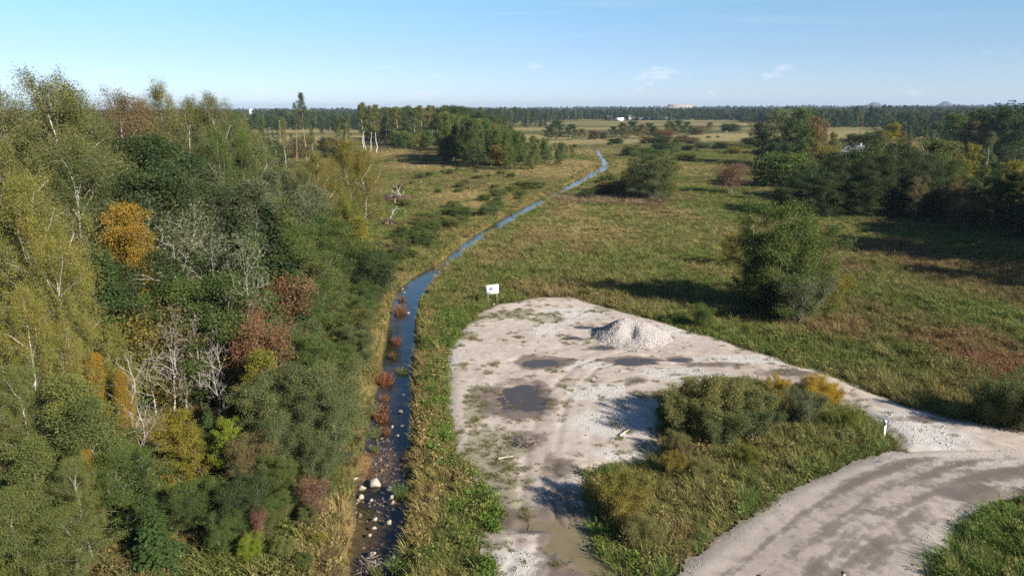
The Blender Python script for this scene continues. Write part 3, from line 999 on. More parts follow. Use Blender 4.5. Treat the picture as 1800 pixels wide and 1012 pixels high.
# near and middle trees
PRO['birch'] = [gen_tree(100 + i, 20, .17, .22, 5.4, 34, (36, 72), .10, 6, 140, .10, .066, .21, hang=1.3, wob=.014, flat=2.1) for i in range(3)]
PRO['birch_airy'] = [gen_tree(120 + i, 20, .16, .36, 4.6, 28, (44, 76), .08, 6, 70, .105, .07, .22, hang=1.0, wob=.016, flat=1.7) for i in range(2)]
PRO['alder'] = [gen_tree(140 + i, 13, .15, .10, 3.7, 30, (20, 62), .03, 6, 128, .108, .085, .32, wob=.02, flat=.65) for i in range(3)]
PRO['round'] = [gen_tree(150 + i, 11, .16, .05, 4.1, 32, (12, 68), .03, 7, 110, .125, .095, .38, wob=.022, flat=.85, sub_len=.40, prof='top') for i in range(2)]
PRO['clump'] = [gen_tree(160 + i, 10, .10, .08, 2.2, 8, (20, 62), .03, 4, 120, .10, .072, .27, stems=7, spread=.28) for i in range(2)]
PRO['poplar'] = [gen_tree(180 + i, 13, .13, .12, 2.3, 28, (40, 72), .02, 6, 90, .105, .078, .26, wob=.015) for i in range(2)]
PRO['maple'] = [gen_tree(200 + i, 8, .09, .12, 2.4, 20, (15, 60), .03, 5, 80, .12, .10, .24, horiz=1.0, flat=.5) for i in range(2)]
PRO['bush'] = [gen_tree(220 + i, 3.4, .035, .10, 1.15, 7, (45, 72), .02, 4, 62, .08, .036, .18, stems=12, spread=.62, prof='flat') for i in range(3)]
PRO['willow'] = [gen_tree(240 + i, 3.6, .03, .12, 0.8, 8, (58, 80), .0, 4, 34, .10, .033, .15, stems=18, spread=.66, prof='flat', hang=-.7) for i in range(3)]
PRO['redshrub'] = [gen_tree(260 + i, 4.5, .05, .15, 1.4, 9, (30, 60), .02, 4, 34, .09, .065, .24, stems=4, spread=.35) for i in range(2)]
PRO['halfbare'] = [gen_tree(280 + i, 11, .11, .2, 2.8, 22, (30, 62), .02, 6, 10, .15, .10, .35, wob=.02) for i in range(2)]
PRO['dead'] = [gen_tree(300 + i, 9, .115, .20, 2.6, 16, (38, 66), .02, 6, 0, wob=.018, lean=.12, sub_len=.55) for i in range(3)]
PRO['spruce'] = [gen_spruce(320 + i, 14, 2.7, .16, 46, 9, 15, .55, .26) for i in range(2)]
PRO['pine'] = [gen_tree(340, 22, .20, .52, 2.6, 26, (5, 48), -.02, 6, 34, .34, .06, .34, prof='cone', flat=.55, hang=-.6, wob=.006), gen_tree(341, 22, .18, .60, 2.3, 18, (0, 50), -.02, 5, 26, .34, .06, .34, prof='cone', flat=.55, hang=-.6, wob=.008)]
# trees farther off
PRO['mid_birch'] = [gen_tree(400 + i, 18, .15, .42, 2.6, 17, (40, 70), .06, 4, 46, .24, .17, .36, hang=.4, twig=(i == 0)) for i in range(3)]
PRO['mid_broad'] = [gen_tree(420 + i, 12, .15, .08, 4.2, 24, (20, 62), .03, 4, 50, .27, .21, .42, twig=False) for i in range(3)]
PRO['mid_bush'] = [gen_tree(440 + i, 4.5, .05, .02, 1.9, 9, (15, 65), .02, 3, 36, .22, .13, .34, stems=5, spread=.5, twig=False) for i in range(3)]
PRO['mid_spruce'] = [gen_spruce(460 + i, 16, 2.6, .16, 26, 6, 8, 1.0, .5) for i in range(2)]
PRO['far_broad'] = [gen_tree(480 + i, 14, .15, .06, 3.6, 10, (20, 62), .03, 3, 15, .95, .7, .75, twig=False) for i in range(3)]
PRO['far_spruce'] = [gen_spruce(500 + i, 17, 2.5, .15, 12, 5, 4, 1.7, .9) for i in range(2)]
BARK = {'round': 'bark_grey', 'birch': 'bark_birch', 'birch_airy': 'bark_birch', 'alder': 'bark_grey', 'clump': 'bark_grey', 'poplar': 'bark_grey', 'maple': 'bark_dark', 'bush': 'bark_twig', 'willow': 'bark_twig', 'redshrub': 'bark_twig',
        'halfbare': 'bark_halfbare', 'dead': 'bark_dead', 'spruce': 'bark_dark', 'pine': 'bark_pine', 'mid_birch': 'bark_birch', 'mid_broad': 'bark_dark', 'mid_bush': 'bark_twig', 'mid_spruce': 'bark_dark', 'far_broad': 'bark_dark', 'far_spruce': 'bark_dark'}
NAME = {'round': ('alder_tree', 'alder'), 'birch': ('birch_tree', 'birch'), 'birch_airy': ('birch_tree', 'birch'), 'alder': ('alder_tree', 'alder'), 'clump': ('alder_tree', 'alder'), 'poplar': ('aspen_tree', 'aspen'), 'maple': ('maple_tree', 'maple'), 'bush': ('shrub', 'shrub'), 'willow': ('willow_shrub', 'shrub'),
        'redshrub': ('red_shrub', 'shrub'), 'halfbare': ('thin_leaved_tree', 'tree'), 'dead': ('dead_birch', 'dead tree'), 'spruce': ('spruce_tree', 'spruce'), 'pine': ('pine_tree', 'pine'), 'mid_birch': ('birch_tree', 'birch'), 'mid_broad': ('broadleaf_tree', 'tree'), 'mid_bush': ('shrub', 'shrub'),
        'mid_spruce': ('spruce_tree', 'spruce'), 'far_broad': ('broadleaf_tree', 'tree'), 'far_spruce': ('spruce_tree', 'spruce')}
R_ = random.Random(11)
PLANTED = []
WIDE = {'birch': .62, 'birch_airy': .68, 'alder': 1.15, 'mid_broad': 1.1, 'mid_bush': 1.25, 'clump': 1.2, 'mid_birch': 1.15}


def plant(kind, x, y, H, mat, label, group=None, ws=1.0, var=None, z=None, name=None, cat=None):
    pr = PRO[kind]
    tm, cm, H0 = pr[R_.randrange(len(pr)) if var is None else var % len(pr)]
    s = H / H0
    sw = s * ws * WIDE.get(kind, 1.0)
    nm, ct = NAME[kind]
    e = empty(name or nm, (x, y, (gz(x, y) if z is None else z) - .05), R_.uniform(0, 6.28), (sw, sw * R_.uniform(.92, 1.08), s))
    tag(e, label, cat or ct, group)
    link('trunk' if kind not in ('bush', 'willow', 'redshrub', 'mid_bush') else 'stems', tm, MATS[BARK[kind]], e)
    if cm is not None:
        link('crown' if kind not in ('bush', 'willow', 'redshrub', 'mid_bush') else 'foliage', cm, MATS[mat], e)
    PLANTED.append((x, y, H * .2 * ws))
    return e


def stand(kind, px, top, D, mat, label, ws=1.0, group=None, var=None, **kw):
    """a tree whose top shows at this place of the photograph, at forward distance D"""
    x, zt = at_dist(px, top, D)
    return plant(kind, x, D, max(.6, zt - gz(x, D)), mat, label, group, ws, var, **kw)


def stand_on(kind, px, base, top, mat, label, ws=1.0, group=None, var=None, **kw):
    q = g(px, base, -.1)
    return stand(kind, px, top, q[1], mat, label, ws, group, var, **kw)
# ------------------------------------------------------------------ the wood beside the stream
G1 = 'mixed wood on the bank of the stream'
for a in [
    ('birch', 58, 128, 56, 'leaf_olive', 'tallest olive birch of the wood, crown high against the sky', 1.5),
    ('birch_airy', 100, 140, 60, 'leaf_olive', 'airy birch top just beside the tallest olive birch', 1.25),
    ('birch_airy', 12, 150, 62, 'leaf_olive', 'thin birch top at the very edge of the frame, behind the tallest birch', 1.2),
    ('birch', 140, 182, 66, 'leaf_olive', 'lower olive birch filling the dip between two high crowns', 1.2),
    ('birch_airy', 192, 156, 72, 'leaf_rust', 'brownish thin-crowned birch with a rounded top against the sky', 1.35),
    ('birch_airy', 232, 172, 77, 'leaf_rust', 'brownish birch leaning over a dark spruce tip', 1.25),
    ('birch_airy', 285, 142, 82, 'leaf_olive', 'slim birch with a ragged top alone against the sky', 1.0),
    ('birch_airy', 318, 170, 86, 'leaf_olive', 'side stem birch just lower than its ragged slim neighbour', 1.0),
    ('birch_airy', 374, 163, 88, 'leaf_olive', 'birch with a white forked trunk and rounded top', 1.15),
    ('birch', 352, 186, 92, 'leaf_green', 'green birch crown below the forked white birch', 1.1),
    ('birch_airy', 402, 192, 100, 'leaf_green', 'green birch with bare twigs on top near the far silo', 1.1),
    ('birch', 428, 206, 112, 'leaf_olive', 'last olive birch of the skyline before the two pines', 1.0),
    ('spruce', 255, 186, 84, 'needle_dark', 'dark spruce tip between two brownish birches', .8),
    ('spruce', 152, 190, 74, 'needle_dark', 'dark spruce tip in the dip beside the tallest birch', .8),
    ('birch', 340, 205, 96, 'leaf_olive', 'olive birch under the forked white birch, farther back', 1.3),
    ('birch', 385, 215, 100, 'leaf_green', 'green birch in the thick of the skyline before the silo', 1.3),
    ('alder', 415, 226, 104, 'leaf_olive', 'olive rounded crown closing the skyline before the silo', 1.2),
    ('birch', 445, 236, 98, 'leaf_olive', 'small olive birch where the wood meets the clearing', 1.2),
    ('birch', 268, 205, 90, 'leaf_rust', 'brownish birch filling the space under the ragged slim birch', 1.3),
    ('birch', 305, 215, 86, 'leaf_olive', 'olive birch filling the space beside the ragged slim birch', 1.3),
    ('birch', 212, 205, 80, 'leaf_olive', 'olive birch under the two brownish birches', 1.3),
    ('alder', 165, 228, 66, 'leaf_green', 'green crown in the dip beside the tallest birch', 1.1),
    ('clump', 480, 335, 74, 'leaf_grey', 'grey-green thicket at the rim below the pines', 1.2),
    ('poplar', 500, 300, 90, 'leaf_grey', 'grey-green aspen just under the pine stems', 1.2),
    ('clump', 575, 350, 88, 'leaf_olive', 'olive thicket between the mustard birches', 1.1),
    ('clump', 615, 420, 80, 'leaf_green', 'green thicket under the low yellow-green maple', 1.2),
    ('clump', 590, 470, 72, 'leaf_green', 'green thicket beside the short white stump stem', 1.1),
    ('poplar', 548, 325, 80, 'leaf_grey', 'grey-green aspen before the mustard birches', 1.3),
    ('poplar', 500, 350, 72, 'leaf_sage', 'pale green aspen over the leaning bare stems', 1.3),
    ('alder', 570, 372, 78, 'leaf_green', 'fresh green alder behind the dense moss green tree', 1.0),
    ('poplar', 530, 395, 72, 'leaf_green', 'green aspen standing over the thicket of the bank', 1.2),
    ('birch', 25, 245, 47, 'leaf_olive', 'broad olive birch at the frame edge below the skyline', 1.3),
    ('birch', 110, 235, 53, 'leaf_olive', 'broad olive birch with white trunk under the tallest crown', 1.5),
    ('birch', 160, 250, 58, 'leaf_olive', 'olive birch with hanging sprays beside dark alders', 1.2),
    ('birch', 70, 330, 42, 'leaf_gold', 'golden birch with sweeping sprays, largest yellow crown', 1.5),
    ('birch', 10, 310, 39, 'leaf_gold', 'golden birch cut by the frame edge', 1.4),
    ('birch', 105, 410, 39, 'leaf_gold', 'golden birch in front of the gloomy gap under the alders', 1.25),
    ('birch', 30, 500, 36, 'leaf_gold', 'yellow-green birch low in front of the golden crowns', 1.5),
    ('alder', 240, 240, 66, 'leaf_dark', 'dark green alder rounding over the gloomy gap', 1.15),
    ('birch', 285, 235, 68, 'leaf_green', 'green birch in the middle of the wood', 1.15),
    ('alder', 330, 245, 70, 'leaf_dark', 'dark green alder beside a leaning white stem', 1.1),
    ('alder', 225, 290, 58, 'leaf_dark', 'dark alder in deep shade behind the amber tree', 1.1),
    ('poplar', 305, 300, 60, 'leaf_grey', 'grey-green aspen above the half bare grey tree', 1.1),
    ('birch', 375, 225, 82, 'leaf_green', 'green birch crown under the forked white birch', 1.2),
    ('birch', 420, 236, 84, 'leaf_green', 'green birch at the far rim of the wood', 1.3),
    ('poplar', 372, 300, 69, 'leaf_grey', 'grey-green aspen beside the dark spruces', 1.3),
    ('poplar', 452, 255, 88, 'leaf_grey', 'grey-green aspen at the rim of the clearing', 1.2),
    ('poplar', 480, 300, 80, 'leaf_grey', 'grey-green aspen beside the broken white stem', 1.2),
    ('poplar', 440, 318, 70, 'leaf_grey', 'grey-green aspen behind the spruce pair', 1.3),
    ('poplar', 212, 360, 50, 'leaf_amber', 'amber yellow tree standing out in the middle of the wood', .85),
    ('poplar', 245, 395, 49, 'leaf_amber', 'smaller amber tree just beside the tall amber one', .7),
    ('halfbare', 322, 355, 51, 'leaf_grey', 'half bare grey tree with spreading pale limbs', 1.2),
    ('halfbare', 352, 400, 49, 'leaf_grey', 'half bare grey tree partly behind the spreading one', 1.0),
    ('halfbare', 428, 400, 47.5, 'leaf_grey', 'slim half bare tree with a white forked stem before the spruces', .7),
    ('spruce', 402, 362, 51, 'needle_dark', 'dark spruce behind the slim forked stem', 1.25),
    ('spruce', 468, 352, 55, 'needle_dark', 'dark spruce nearer the clearing than its pair', 1.25),
    ('spruce', 436, 400, 50, 'needle_green', 'fresh green spruce low between the dark pair', .9),
    ('birch', 598, 246, 96, 'leaf_mustard', 'mustard yellow birch at the corner of the clearing', 1.7),
    ('birch', 560, 268, 92, 'leaf_mustard', 'mustard birch beside the taller corner birch', 1.7),
    ('birch', 628, 262, 97, 'leaf_mustard', 'mustard birch nearest the open clearing', 1.4),
    ('birch', 535, 290, 86, 'leaf_olive', 'thin olive birch in front of the pine stems', 1.1),
    ('poplar', 520, 350, 76, 'leaf_grey', 'grey-green aspen in the belt below the mustard birches', 1.2),
    ('poplar', 560, 340, 82, 'leaf_olive', 'olive aspen under the mustard birches', 1.2),
    ('round', 612, 342, 83, 'leaf_moss', 'moss green tree with a dense crown at the corner of the wood', .62),
    ('maple', 635, 380, 78, 'leaf_maple', 'low yellow-green maple over a dark hollow', .9),
    ('alder', 590, 385, 74, 'leaf_green', 'green alder in front of the corner maple', 1.0),
    ('alder', 545, 400, 70, 'leaf_green', 'green alder with leaning bare stems', 1.1),
    ('clump', 505, 410, 66, 'leaf_green', 'green alder clump beside the dark spruce', 1.1),
    ('clump', 470, 500, 56, 'leaf_dark', 'shady alder clump beneath the spruce pair', 1.1),
    ('bush', 645, 430, 74, 'leaf_dark', 'dark round bush at the tip of the wood', 1.0),
    ('clump', 560, 450, 64, 'leaf_olive', 'olive thicket in front of a white stump stem', 1.1),
    ('clump', 520, 480, 58, 'leaf_green', 'green thicket above the reddish sapling', 1.1),
    ('redshrub', 482, 475, 54, 'leaf_red', 'faded red sapling in the thicket', .8),
    ('redshrub', 500, 505, 56, 'leaf_rust', 'rusty sapling beside the faded red one', .8),
    ('clump', 420, 500, 52, 'leaf_green', 'green alder clump under the forked stem', 1.1),
    ('alder', 270, 440, 49, 'leaf_dark', 'shaded alder between amber tree and half bare tree', .9),
    ('alder', 160, 440, 46, 'leaf_dark', 'shaded dark alder in the gloomy gap', 1.0),
    ('spruce', 185, 450, 45, 'needle_green', 'spruce hidden in the shade beside the amber tree', .8),
    ('clump', 335, 470, 48, 'leaf_green', 'green clump over the dead birches', 1.1),
    ('clump', 375, 480, 50, 'leaf_dark', 'dark clump behind the dead birches', 1.1),
    ('redshrub', 425, 525, 47, 'leaf_red', 'largest red crown in the wood, beside the dead birches', .7),
    ('redshrub', 445, 555, 45, 'leaf_red', 'red crown just below the largest red one', .6),
    ('redshrub', 395, 520, 49, 'leaf_rust', 'rusty crown between dead birches and red crown', .6),
    ('redshrub', 290, 520, 47, 'leaf_rust', 'rusty thin crown above the leaning dead birches', 1.1),
    ('redshrub', 235, 540, 46, 'leaf_mustard', 'mustard thin crown behind the dead birches', 1.0),
    ('poplar', 195, 570, 42, 'leaf_gold', 'slim golden tree beside the leaning dead birch', .8),
    ('poplar', 170, 620, 39, 'leaf_amber', 'amber small tree in front of the golden birches', .8),
    ('poplar', 205, 650, 38, 'leaf_amber', 'lowest amber tree beside the white dead stems', .7),
    ('birch', 110, 560, 37, 'leaf_gold', 'yellow-green birch crown at the foot of the golden birches', 1.1),
    ('maple', 470, 615, 42, 'leaf_maple', 'yellow-green maple under the red crown', .9),
    ('maple', 310, 715, 36.5, 'leaf_maple', 'large yellow-green maple in the front of the wood', 1.1),
    ('maple', 345, 745, 36, 'leaf_maple', 'yellow-green maple touching the bright lime tree', .9),
    ('spruce', 362, 705, 37.5, 'needle_green', 'slim spruce between maple and lime tree', .75),
    ('maple', 392, 735, 35.5, 'leaf_lime', 'brightest lime green tree in the front of the wood', .75),
    ('alder', 420, 590, 48, 'leaf_green', 'green alder beneath the red crowns', .9),
    ('clump', 500, 565, 48, 'leaf_willow', 'grey-green willow clump on the upper bank', 1.0),
    ('clump', 545, 585, 47, 'leaf_green', 'green willow clump near the straw bank', .9),
    ('clump', 470, 660, 40, 'leaf_willow', 'grey willow clump under the maples', 1.1),
    ('clump', 590, 630, 41, 'leaf_willow', 'rounded grey willow nearest the stream', .95),
    ('clump', 540, 650, 40, 'leaf_willow', 'large grey willow in the middle of the bank', 1.15),
    ('clump', 575, 690, 38, 'leaf_willow', 'grey willow leaning over the straw strip', .9),
    ('clump', 510, 720, 37, 'leaf_willow', 'grey willow beside the lime tree', 1.1),
    ('clump', 440, 760, 35.5, 'leaf_brown', 'brownish twiggy willow next to the lime tree', 1.0),
    ('clump', 555, 765, 36, 'leaf_willow', 'low grey willow above the red shrub', 1.0),
    ('clump', 490, 800, 34.5, 'leaf_green', 'green clump with one orange spray', .9),
    ('redshrub', 545, 838, 32.6, 'leaf_crimson', 'scarlet shrub near the straw edge of the stream', .8),
    ('redshrub', 520, 855, 33.5, 'leaf_mustard', 'mustard shrub at the foot of the scarlet one', .8),
    ('redshrub', 452, 888, 30.6, 'leaf_crimson', 'tiny scarlet shrub in the tall grass', .55),
    ('spruce', 262, 872, 28.6, 'needle_green', 'large green spruce at the bottom of the frame', 1.5),
    ('spruce', 225, 900, 29.5, 'needle_dark', 'dark spruce at the bottom beside the larger green one', 1.0),
    ('spruce', 238, 790, 31.5, 'needle_dark', 'dark spruce around the foot of a white dead stem', 1.0),
    ('spruce', 415, 815, 33, 'needle_dark', 'dark spruce under the lime tree', .9),
    ('alder', 380, 860, 32.5, 'leaf_green', 'deep green alder in front of the gloomy hollow', .75),
    ('alder', 400, 900, 31.5, 'leaf_green', 'deep green low alder nearer the grass', .75),
    ('maple', 300, 850, 33, 'leaf_maple', 'yellowish maple beside the gloomy hollow', .7),
    ('birch', 30, 640, 33.5, 'leaf_sage', 'grey-green birch with a pale leaning limb', 1.6),
    ('poplar', 100, 660, 33, 'leaf_sage', 'grey-green aspen in the lower corner of the wood', 1.5),
    ('poplar', 155, 700, 32, 'leaf_sage', 'grey-green aspen with a golden spray below', 1.4),
    ('poplar', 60, 770, 30, 'leaf_sage', 'grey-green aspen nearest the lower corner', 1.6),
    ('birch', 135, 800, 29.5, 'leaf_sage', 'grey-green birch with slanting pale limbs', 1.6),
    ('alder', 200, 790, 31, 'leaf_green', 'green alder before the dark spruces', 1.2),
    ('poplar', 15, 860, 28.5, 'leaf_sage', 'grey-green aspen in the bottom corner', 1.6),
    ('alder', 105, 905, 27.8, 'leaf_sage', 'grey-green low alder at the bottom edge', 1.6),
    ('poplar', 152, 790, 31.2, 'leaf_amber', 'small amber crown inside the grey-green birches', .6),
    ('clump', 330, 960, 29.5, 'leaf_dark', 'dark thicket at the bottom edge of the frame', .9),
    ('bush', 480, 890, 32, 'leaf_olive', 'olive bush between the two scarlet shrubs', 1.0),
    ('bush', 425, 960, 29.5, 'leaf_maple', 'yellow-green bush at the bottom edge', 1.0),
    ('redshrub', 300, 940, 29.8, 'leaf_amber', 'small amber sapling beside the gloomy hollow', .6),
]:
    stand(a[0], a[1], a[2], a[3], a[4], a[5], a[6] * (1.3 if a[0].startswith('birch') and a[3] > 50 else 1.12), G1)

# dead birches in the middle of the wood
for px, base, top, ws, lab in [(212, 785, 612, 1.0, 'dead white birch with a broken stout stem beside the amber tree'), (233, 870, 690, .9, 'lowest dead birch, double white stem rising out of spruces'), (256, 740, 575, 1.1, 'dead birch with widely forked white limbs'),
                           (334, 725, 545, .8, 'slim dead birch in front of the stoutest one'), (350, 712, 520, .9, 'stoutest dead birch of the group, cracked grey stem'), (376, 738, 560, .8, 'dead birch leaning beside the red leaves'), (392, 700, 545, .8, 'dead birch with long arching side branches'),
                           (320, 735, 640, .9, 'short dead birch between two slim ones'), (368, 760, 600, .7, 'thin dead birch beside the leaning one'), (418, 720, 560, .7, 'dead birch below the largest red crown'), (285, 745, 560, .8, 'thin dead birch behind the widely forked one'), (305, 730, 530, .8, 'grey dead birch tangled behind the group')]:
    stand_on('dead', px, base, top, None, lab, ws, 'dead birches in the wood')

# low undergrowth of the wood, no two places told apart
k = 0
while k < 70:
    px = R_.uniform(-60, 600); D = R_.uniform(27, 84)
    x, _ = at_dist(px, 500, D)
    if sdist(np.array([x]), np.array([D]), WOOD_FLOOR)[0] > -1.5 or (195 < px < 450 and 34 < D < 46):
        continue
    k += 1
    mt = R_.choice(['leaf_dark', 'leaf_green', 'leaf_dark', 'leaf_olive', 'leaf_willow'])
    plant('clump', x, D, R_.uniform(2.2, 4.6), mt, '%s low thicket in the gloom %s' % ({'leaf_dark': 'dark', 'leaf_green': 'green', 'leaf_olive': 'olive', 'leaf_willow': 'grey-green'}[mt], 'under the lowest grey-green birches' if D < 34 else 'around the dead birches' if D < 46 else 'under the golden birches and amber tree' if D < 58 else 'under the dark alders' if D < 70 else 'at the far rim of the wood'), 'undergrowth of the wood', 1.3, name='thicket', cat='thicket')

# the two pines, thin spruces and bare stems at the far rim of the clearing
stand_on('pine', 531, 288, 163, 'needle_pine', 'taller pine with an orange trunk against the sky', 1.0, 'pines at the clearing', 0)
stand_on('pine', 514, 285, 180, 'needle_pine', 'smaller ragged pine beside the taller one', .8, 'pines at the clearing', 1)
for px, top, D, kind, mat, lab, ws in [(468, 202, 250, 'mid_spruce', 'needle_dark', 'thin dark spruce farther from the pines', .45), (477, 199, 255, 'mid_spruce', 'needle_dark', 'thin dark spruce, middle of three', .5), (485, 203, 250, 'mid_spruce', 'needle_dark', 'thin dark spruce nearest the pines', .45),
                                       (453, 206, 240, 'mid_birch', 'leaf_green', 'slender green birch before the far silo', .6), (497, 210, 262, 'mid_birch', 'leaf_olive', 'slender birch just beside the smaller pine', .5), (548, 220, 262, 'mid_birch', 'leaf_olive', 'bare slender birch with a bent stem beside the taller pine', .5),
                                       (590, 208, 330, 'mid_birch', 'leaf_green', 'young green birch before the dark spruce block', .7), (612, 202, 300, 'mid_birch', 'leaf_olive', 'grey stemmed birch at the end of the far wood', .9)]:
    stand(kind, px, top, D, mat, lab, ws)
for px, top, lab in [(633, 180, 'tall white birch with a forked stem, first of the four on the clearing'), (640, 183, 'slim straight birch, second of the four on the clearing'), (647, 186, 'slim birch, third of the four on the clearing'), (657, 184, 'gently curved white birch, last of the four on the clearing')]:
    stand_on('mid_birch', px, 268, top, 'leaf_olive', lab, .85, 'four tall birches on the clearing')


def wood(poly, prof, n, mix, label, group, zs=-.1, drop=(0, 14), ws=(.8, 1.1), seed=1, minsep=2.2):
    """trees spread over a piece of ground whose outline is given on the photograph; tops follow a skyline profile"""
    r = random.Random(seed)
    P = gp(poly, zs)
    x0, x1 = min(p[0] for p in P), max(p[0] for p in P); y0, y1 = min(p[1] for p in P), max(p[1] for p in P)
    got = []; tries = 0
    while len(got) < n and tries < n * 60:
        tries += 1
        x = r.uniform(x0, x1); y = r.uniform(y0, y1)
        if not inside(np.array([x]), np.array([y]), P)[0]:
            continue
        if any((x - a) ** 2 + (y - b_) ** 2 < minsep ** 2 for a, b_ in got):
            continue
        px, py, _ = proj(x, y, 0.0)
        top = np.interp(px, [p[0] for p in prof], [p[1] for p in prof]) + r.uniform(*drop)
        if top > py - 3:
            continue
        kind, mat, lab = r.choices([m[1:] for m in mix], [m[0] for m in mix])[0]
        _, zt = at_dist(float(px), float(top), y)
        if zt < 1.5:
            continue
        got.append((x, y))
        plant(kind, x, y, min(zt, 27), mat, lab, group, r.uniform(*ws))


# pines and birches round the clearing
wood([(455, 262), (560, 258), (610, 262), (610, 285), (560, 290), (470, 285)], [(450, 232), (610, 235)], 26, [(3, 'mid_bush', 'leaf_brown', 'brownish bush at the far rim of the clearing'), (2, 'mid_birch', 'leaf_olive', 'small thin birch at the far rim of the clearing'), (1, 'mid_spruce', 'needle_green', 'young spruce at the far rim of the clearing')],
     'rim', 'growth at the far rim of the clearing', seed=3, drop=(0, 25))
G2 = 'birch wood behind the clearing'
wood([(660, 262), (780, 256), (870, 262), (900, 240), (800, 236), (640, 246)], [(600, 200), (640, 186), (700, 187), (740, 184), (800, 184), (860, 195), (900, 205)], 130,
     [(6, 'mid_birch', 'leaf_olive', 'tall white-stemmed olive birch in the wood behind the clearing'), (3, 'mid_birch', 'leaf_green', 'tall green birch in the wood behind the clearing'), (3, 'mid_spruce', 'needle_dark', 'dark spruce among the birches behind the clearing'), (4, 'mid_broad', 'leaf_dark', 'dark broad crown among the birches behind the clearing')], '', G2, seed=5, ws=(.9, 1.25))
wood([(690, 262), (760, 258), (762, 252), (690, 255)], [(600, 228), (800, 226)], 12, [(1, 'mid_bush', 'leaf_mustard', 'low yellowish bush at the foot of the far birches'), (1, 'mid_bush', 'leaf_green', 'low green bush at the foot of the far birches')], '', 'bushes at the foot of the far birches', seed=6)
G3 = 'young wood standing out into the clearing'
wood([(778, 288), (830, 296), (900, 300), (960, 302), (1000, 288), (1012, 272), (960, 262), (880, 256), (790, 262)], [(770, 190), (800, 200), (850, 206), (880, 218), (920, 232), (950, 240), (1010, 252)], 130,
     [(5, 'mid_broad', 'leaf_green', 'green tree of the young wood in the clearing'), (3, 'mid_birch', 'leaf_green', 'green birch of the young wood in the clearing'), (2, 'mid_broad', 'leaf_dark', 'dark tree of the young wood in the clearing'), (2, 'mid_birch', 'leaf_mustard', 'yellowing birch of the young wood in the clearing'), (2, 'mid_broad', 'leaf_olive', 'olive tree of the young wood in the clearing')],
     '', G3, seed=7, ws=(.55, .9), minsep=1.8, drop=(0, 16))
for px, base, top, kind, mat, lab, ws in [(831, 293, 225, 'mid_birch', 'leaf_olive', 'birch with the brightest white trunk at the edge of the young wood', .7), (862, 292, 228, 'mid_birch', 'leaf_green', 'birch with a pale yellow trunk at the edge of the young wood', .7), (894, 296, 240, 'mid_birch', 'leaf_olive', 'thin grey birch at the edge of the young wood', .7),
                                          (885, 292, 252, 'mid_bush', 'leaf_amber', 'orange sapling at the edge of the young wood', .8), (932, 296, 240, 'mid_spruce', 'needle_green', 'pointed dark green tree at the end of the young wood', .9), (815, 290, 204, 'mid_broad', 'leaf_green', 'fresh green aspen, tallest at the edge of the young wood', .6),
                                          (800, 286, 212, 'mid_broad', 'leaf_dark', 'shaded dark tree at the clearing side of the young wood', .9), (785, 282, 218, 'mid_broad', 'leaf_dark', 'darkest tree at the shadow end of the young wood', .9), (790, 290, 240, 'mid_broad', 'leaf_dark', 'low dark tree at the shadow end of the young wood', 1.2)]:
    stand_on(kind, px, base, top, mat, lab, ws)
G4 = 'dark spruce wood beyond the hay field'
wood([(815, 226), (1000, 223), (1000, 216), (820, 216)], [(800, 192), (850, 187), (900, 188), (940, 192), (975, 198), (1000, 205)], 60,
     [(6, 'mid_spruce', 'needle_dark', 'dark spruce in the wood beyond the hay field'), (2, 'mid_broad', 'leaf_dark', 'dark tree in the wood beyond the hay field'), (2, 'mid_birch', 'leaf_olive', 'brownish birch in the wood beyond the hay field')], '', G4, seed=9, drop=(0, 8), ws=(.9, 1.2), minsep=4)
wood([(560, 236), (625, 240), (640, 226), (560, 222)], [(560, 203), (600, 197), (640, 186)], 20, [(1, 'mid_spruce', 'needle_dark', 'dark spruce at the end of the far birch wood')], '', 'spruce block at the end of the far birch wood', seed=10, drop=(0, 6), ws=(.9, 1.2), minsep=4)

